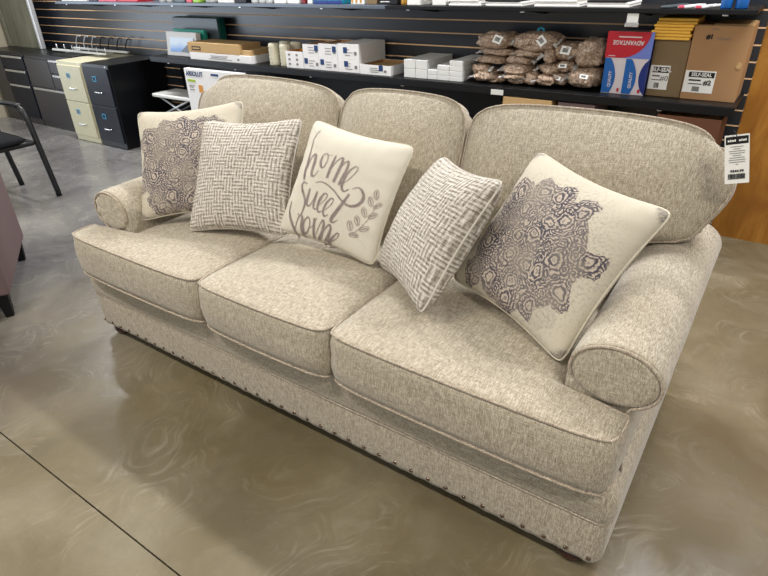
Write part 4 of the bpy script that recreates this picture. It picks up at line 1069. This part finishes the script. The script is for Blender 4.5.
booklets(-1.29, -1.04, 4, 'stack above the domed bag of bands', M['paper'])
booklets(-1.00, -.79, 3, 'stack above the red and blue box', M['ink'])
for i, x in enumerate((-.62, -.545, -.47)):
    r = empty('pen_pack', (x, 3.4, ZU)); tag(r, ('dark', 'left pinkish', 'right pinkish')[i]+' flat pen pack lying on the upper shelf above the yellow envelopes', 'pen pack')
    bm = bmesh.new(); box_bm(bm, x-.02, x+.02, 3.32, 3.50, ZU, ZU+.012, .005, 0); 
    for v in bm.verts: v.co.x += (v.co.y-3.32)*.35
    from_bm('pack', bm, (M['slate'], M['pack_grey'], M['pack_grey'])[i], r)
    if i: box('cap', x-.016, x+.012, 3.318, 3.33, ZU+.001, ZU+.014, M['pink'], r, .003)
for i, (a, b) in enumerate(((-.385, -.335), (-.325, -.27))):
    r = goods('spray_bottle', ('left', 'right')[i]+' of two blue bottles at the right end of the upper shelf', 'bottle', a, b, M['blue'], .14, 3.33, shape='can', group='blue bottles on the upper shelf')

# ---------------------------------------------------------------- black armchair at the left
def chair():
    r = empty('office_armchair', (-4.85, 1.72, 0)); tag(r, 'black armchair with a padded seat and open arms in front of the cabinets', 'chair')
    def P(x, y, z): return (x, y, z)   # faces +x
    for y in (1.42, 2.03):
        tube('leg', catmull([(-4.52, y, 0), (-4.58, y, .30), (-4.64, y, .58), (-4.70, y, .648), (-4.78, y, .665)], 4), .021, M['black_plastic'], r, n=10)
        tube('leg', catmull([(-5.06, y-.02*(1 if y > 1.7 else -1), 0), (-5.10, y-.03, .25), (-5.14, y-.03, .45)], 4), .020, M['black_plastic'], r, n=10)
        bm = bmesh.new(); box_bm(bm, -5.16, -4.70, y-.026, y+.026, .652, .682, .012, 0, 3); from_bm('armrest', bm, M['black_plastic'], r, True, True)
        tube('arm_support', catmull([(-5.15, y, .66), (-5.18, y, .56), (-5.14, y-.02*(1 if y > 1.7 else -1), .42)], 4), .014, M['black_plastic'], r, n=8)
    bm = bmesh.new()
    n = 14; 
    G = {}
    for sgn in (1, -1):
        for i in range(n+1):
            for j in range(n+1):
                s, t = -1+2*i/n, -1+2*j/n
                e = max(0, (1-s**4)*(1-t**4))
                k = (abs(s)*abs(t))**5
                if sgn < 0 and (i in (0, n) or j in (0, n)): G[sgn, i, j] = G[1, i, j]; continue
                G[sgn, i, j] = bm.verts.new((-4.82+.26*s*(1-.1*k), 1.725+.25*t*(1-.1*k), .445+sgn*.035*e**.4))
        for i in range(n):
            for j in range(n):
                q = (G[sgn, i, j], G[sgn, i+1, j], G[sgn, i+1, j+1], G[sgn, i, j+1]); bm.faces.new(q if sgn > 0 else q[::-1])
    from_bm('seat', bm, M['black_fabric'], r, True, True)
    bm = bmesh.new(); box_bm(bm, -5.20, -5.14, 1.48, 1.97, .52, .95, .025, 0, 3); from_bm('backrest', bm, M['black_fabric'], r, True, True)
    bm = bmesh.new()
    for y in (1.44, 2.01): box_bm(bm, -5.12, -4.60, y-.012, y+.012, .395, .42, .004, 0)
    for x in (-5.12, -4.60): box_bm(bm, x-.012, x+.012, 1.45, 2.0, .395, .42, .004, 0)
    from_bm('seat_frame', bm, M['black_plastic'], r)
    for y in (1.5, 1.95): tube('back_upright', [(-5.12, y, .41), (-5.17, y, .60)], .014, M['black_plastic'], r)
chair()

# ---------------------------------------------------------------- mauve armchair and ottoman at the left edge
def block_chair():
    ang = math.atan2(1.35-.94, -3.62+2.93)      # direction of the visible side
    r = empty('club_chair', (-2.93, .94, 0), 0)
    tag(r, 'mauve upholstered club chair with black tapered legs at the left edge', 'chair')
    X = Vector((math.cos(ang), math.sin(ang), 0)); Yv = Vector((math.sin(ang)*-1, math.cos(ang), 0))  # Yv points away from the aisle
    if Yv.dot(Vector((-1, -1, 0))) < 0: Yv = -Yv
    O = Vector((-2.93, .94, 0)); L = .80; D = .78
    Mt = Matrix((X, Yv, Vector((0, 0, 1)))).transposed().to_4x4()
    def bx(name, a0, a1, b0, b1, z0, z1, mat, bev):
        bm = bmesh.new(); box_bm(bm, a0, a1, b0, b1, z0, z1, bev, 0, 3)
        me = bpy.data.meshes.new(name); bmesh.ops.recalc_face_normals(bm, faces=bm.faces[:]); bm.to_mesh(me); bm.free(); me.transform(Mt)
        return link(name, me, mat, r, False, False)
    bx('side_panel', 0, L, 0, .14, .13, .74, M['mauve'], .012)
    bx('side_panel', 0, L, D-.14, D, .13, .60, M['mauve'], .02)
    bx('backrest', 0, .16, .142, D-.142, .13, .80, M['mauve'], .02)
    bx('seat_cushion', .162, L-.0, .142, D-.142, .28, .44, M['mauve'], .03)
    bx('seat_base', .162, L-.02, .142, D-.142, .13, .278, M['mauve'], .01)
    for a in (.045, L-.045):
        for b in (.045, D-.045):
            bm = bmesh.new(); q = .028
            v0 = [bm.verts.new((a+dx*q*.65, b+dy*q*.65, 0)) for dx, dy in ((-1, -1), (1, -1), (1, 1), (-1, 1))]
            v1 = [bm.verts.new((a+dx*q, b+dy*q, .13)) for dx, dy in ((-1, -1), (1, -1), (1, 1), (-1, 1))]
            bm.faces.new(v0[::-1]); bm.faces.new(v1)
            for i in range(4): bm.faces.new((v0[i], v0[(i+1) % 4], v1[(i+1) % 4], v1[i]))
            bmesh.ops.recalc_face_normals(bm, faces=bm.faces[:])
            me = bpy.data.meshes.new('leg'); bm.to_mesh(me); bm.free(); me.transform(Mt); link('leg', me, M['leg_black'], r, False)
block_chair()
r = empty('ottoman', (-3.12, .6, 0)); tag(r, 'tan ottoman with a black leg just showing below the club chair', 'ottoman')
box('cushion', -3.32, -2.93, .38, .80, .13, .40, M['tan_fabric'], r, .02)
for x in (-3.28, -2.955):
    for y in (.42, .78): box('leg', x-.018, x+.018, y-.018, y+.018, 0, .13, M['leg_black'], r, .003)

# ---------------------------------------------------------------- lights
def area(name, loc, size, sy, power, col, rot=(0, 0, 0), spread=PI):
    l = bpy.data.lights.new(name, 'AREA'); l.shape = 'RECTANGLE'; l.size = size; l.size_y = sy; l.energy = power; l.color = col; l.spread = spread
    o = bpy.data.objects.new(name, l); C.objects.link(o); o.location = loc; o.rotation_euler = rot; return o
def fixture(x, y, z, L, power, col):
    area('ceiling_light', (x, y, z), L, .16, power, col)
for x in (-5.4, -2.6, .4): fixture(x, 2.95, 3.0, 1.25, 80, (.98, .98, 1.))
for x in (-5.4, -2.2, 1.2): fixture(x, -.2, 3.0, 1.25, 56, (1, .93, .82))
for x in (-2.2, 1.2): fixture(x, -3.4, 3.0, 1.25, 25, (1, .93, .82))
area('shop_window_daylight', (-8.03, (WY0+WY1)/2, 1.28), 5.4, 2.0, 150, (.78, .88, 1.), (0, -PI/2, 0))
bpy.data.objects['shop_window_daylight'].rotation_euler = Matrix(((0, 0, 1), (1, 0, 0), (0, 1, 0))).transposed().inverted().to_euler() if False else (PI/2, 0, -PI/2)
w = bpy.data.worlds.new('world'); bpy.context.scene.world = w; w.use_nodes = True
w.node_tree.nodes['Background'].inputs[0].default_value = (.85, .88, .92, 1); w.node_tree.nodes['Background'].inputs[1].default_value = .44
vs = bpy.context.scene.view_settings; vs.view_transform = 'Standard'; vs.look = 'None'; vs.gamma = 1; vs.use_curve_mapping = False; vs.exposure = 0.
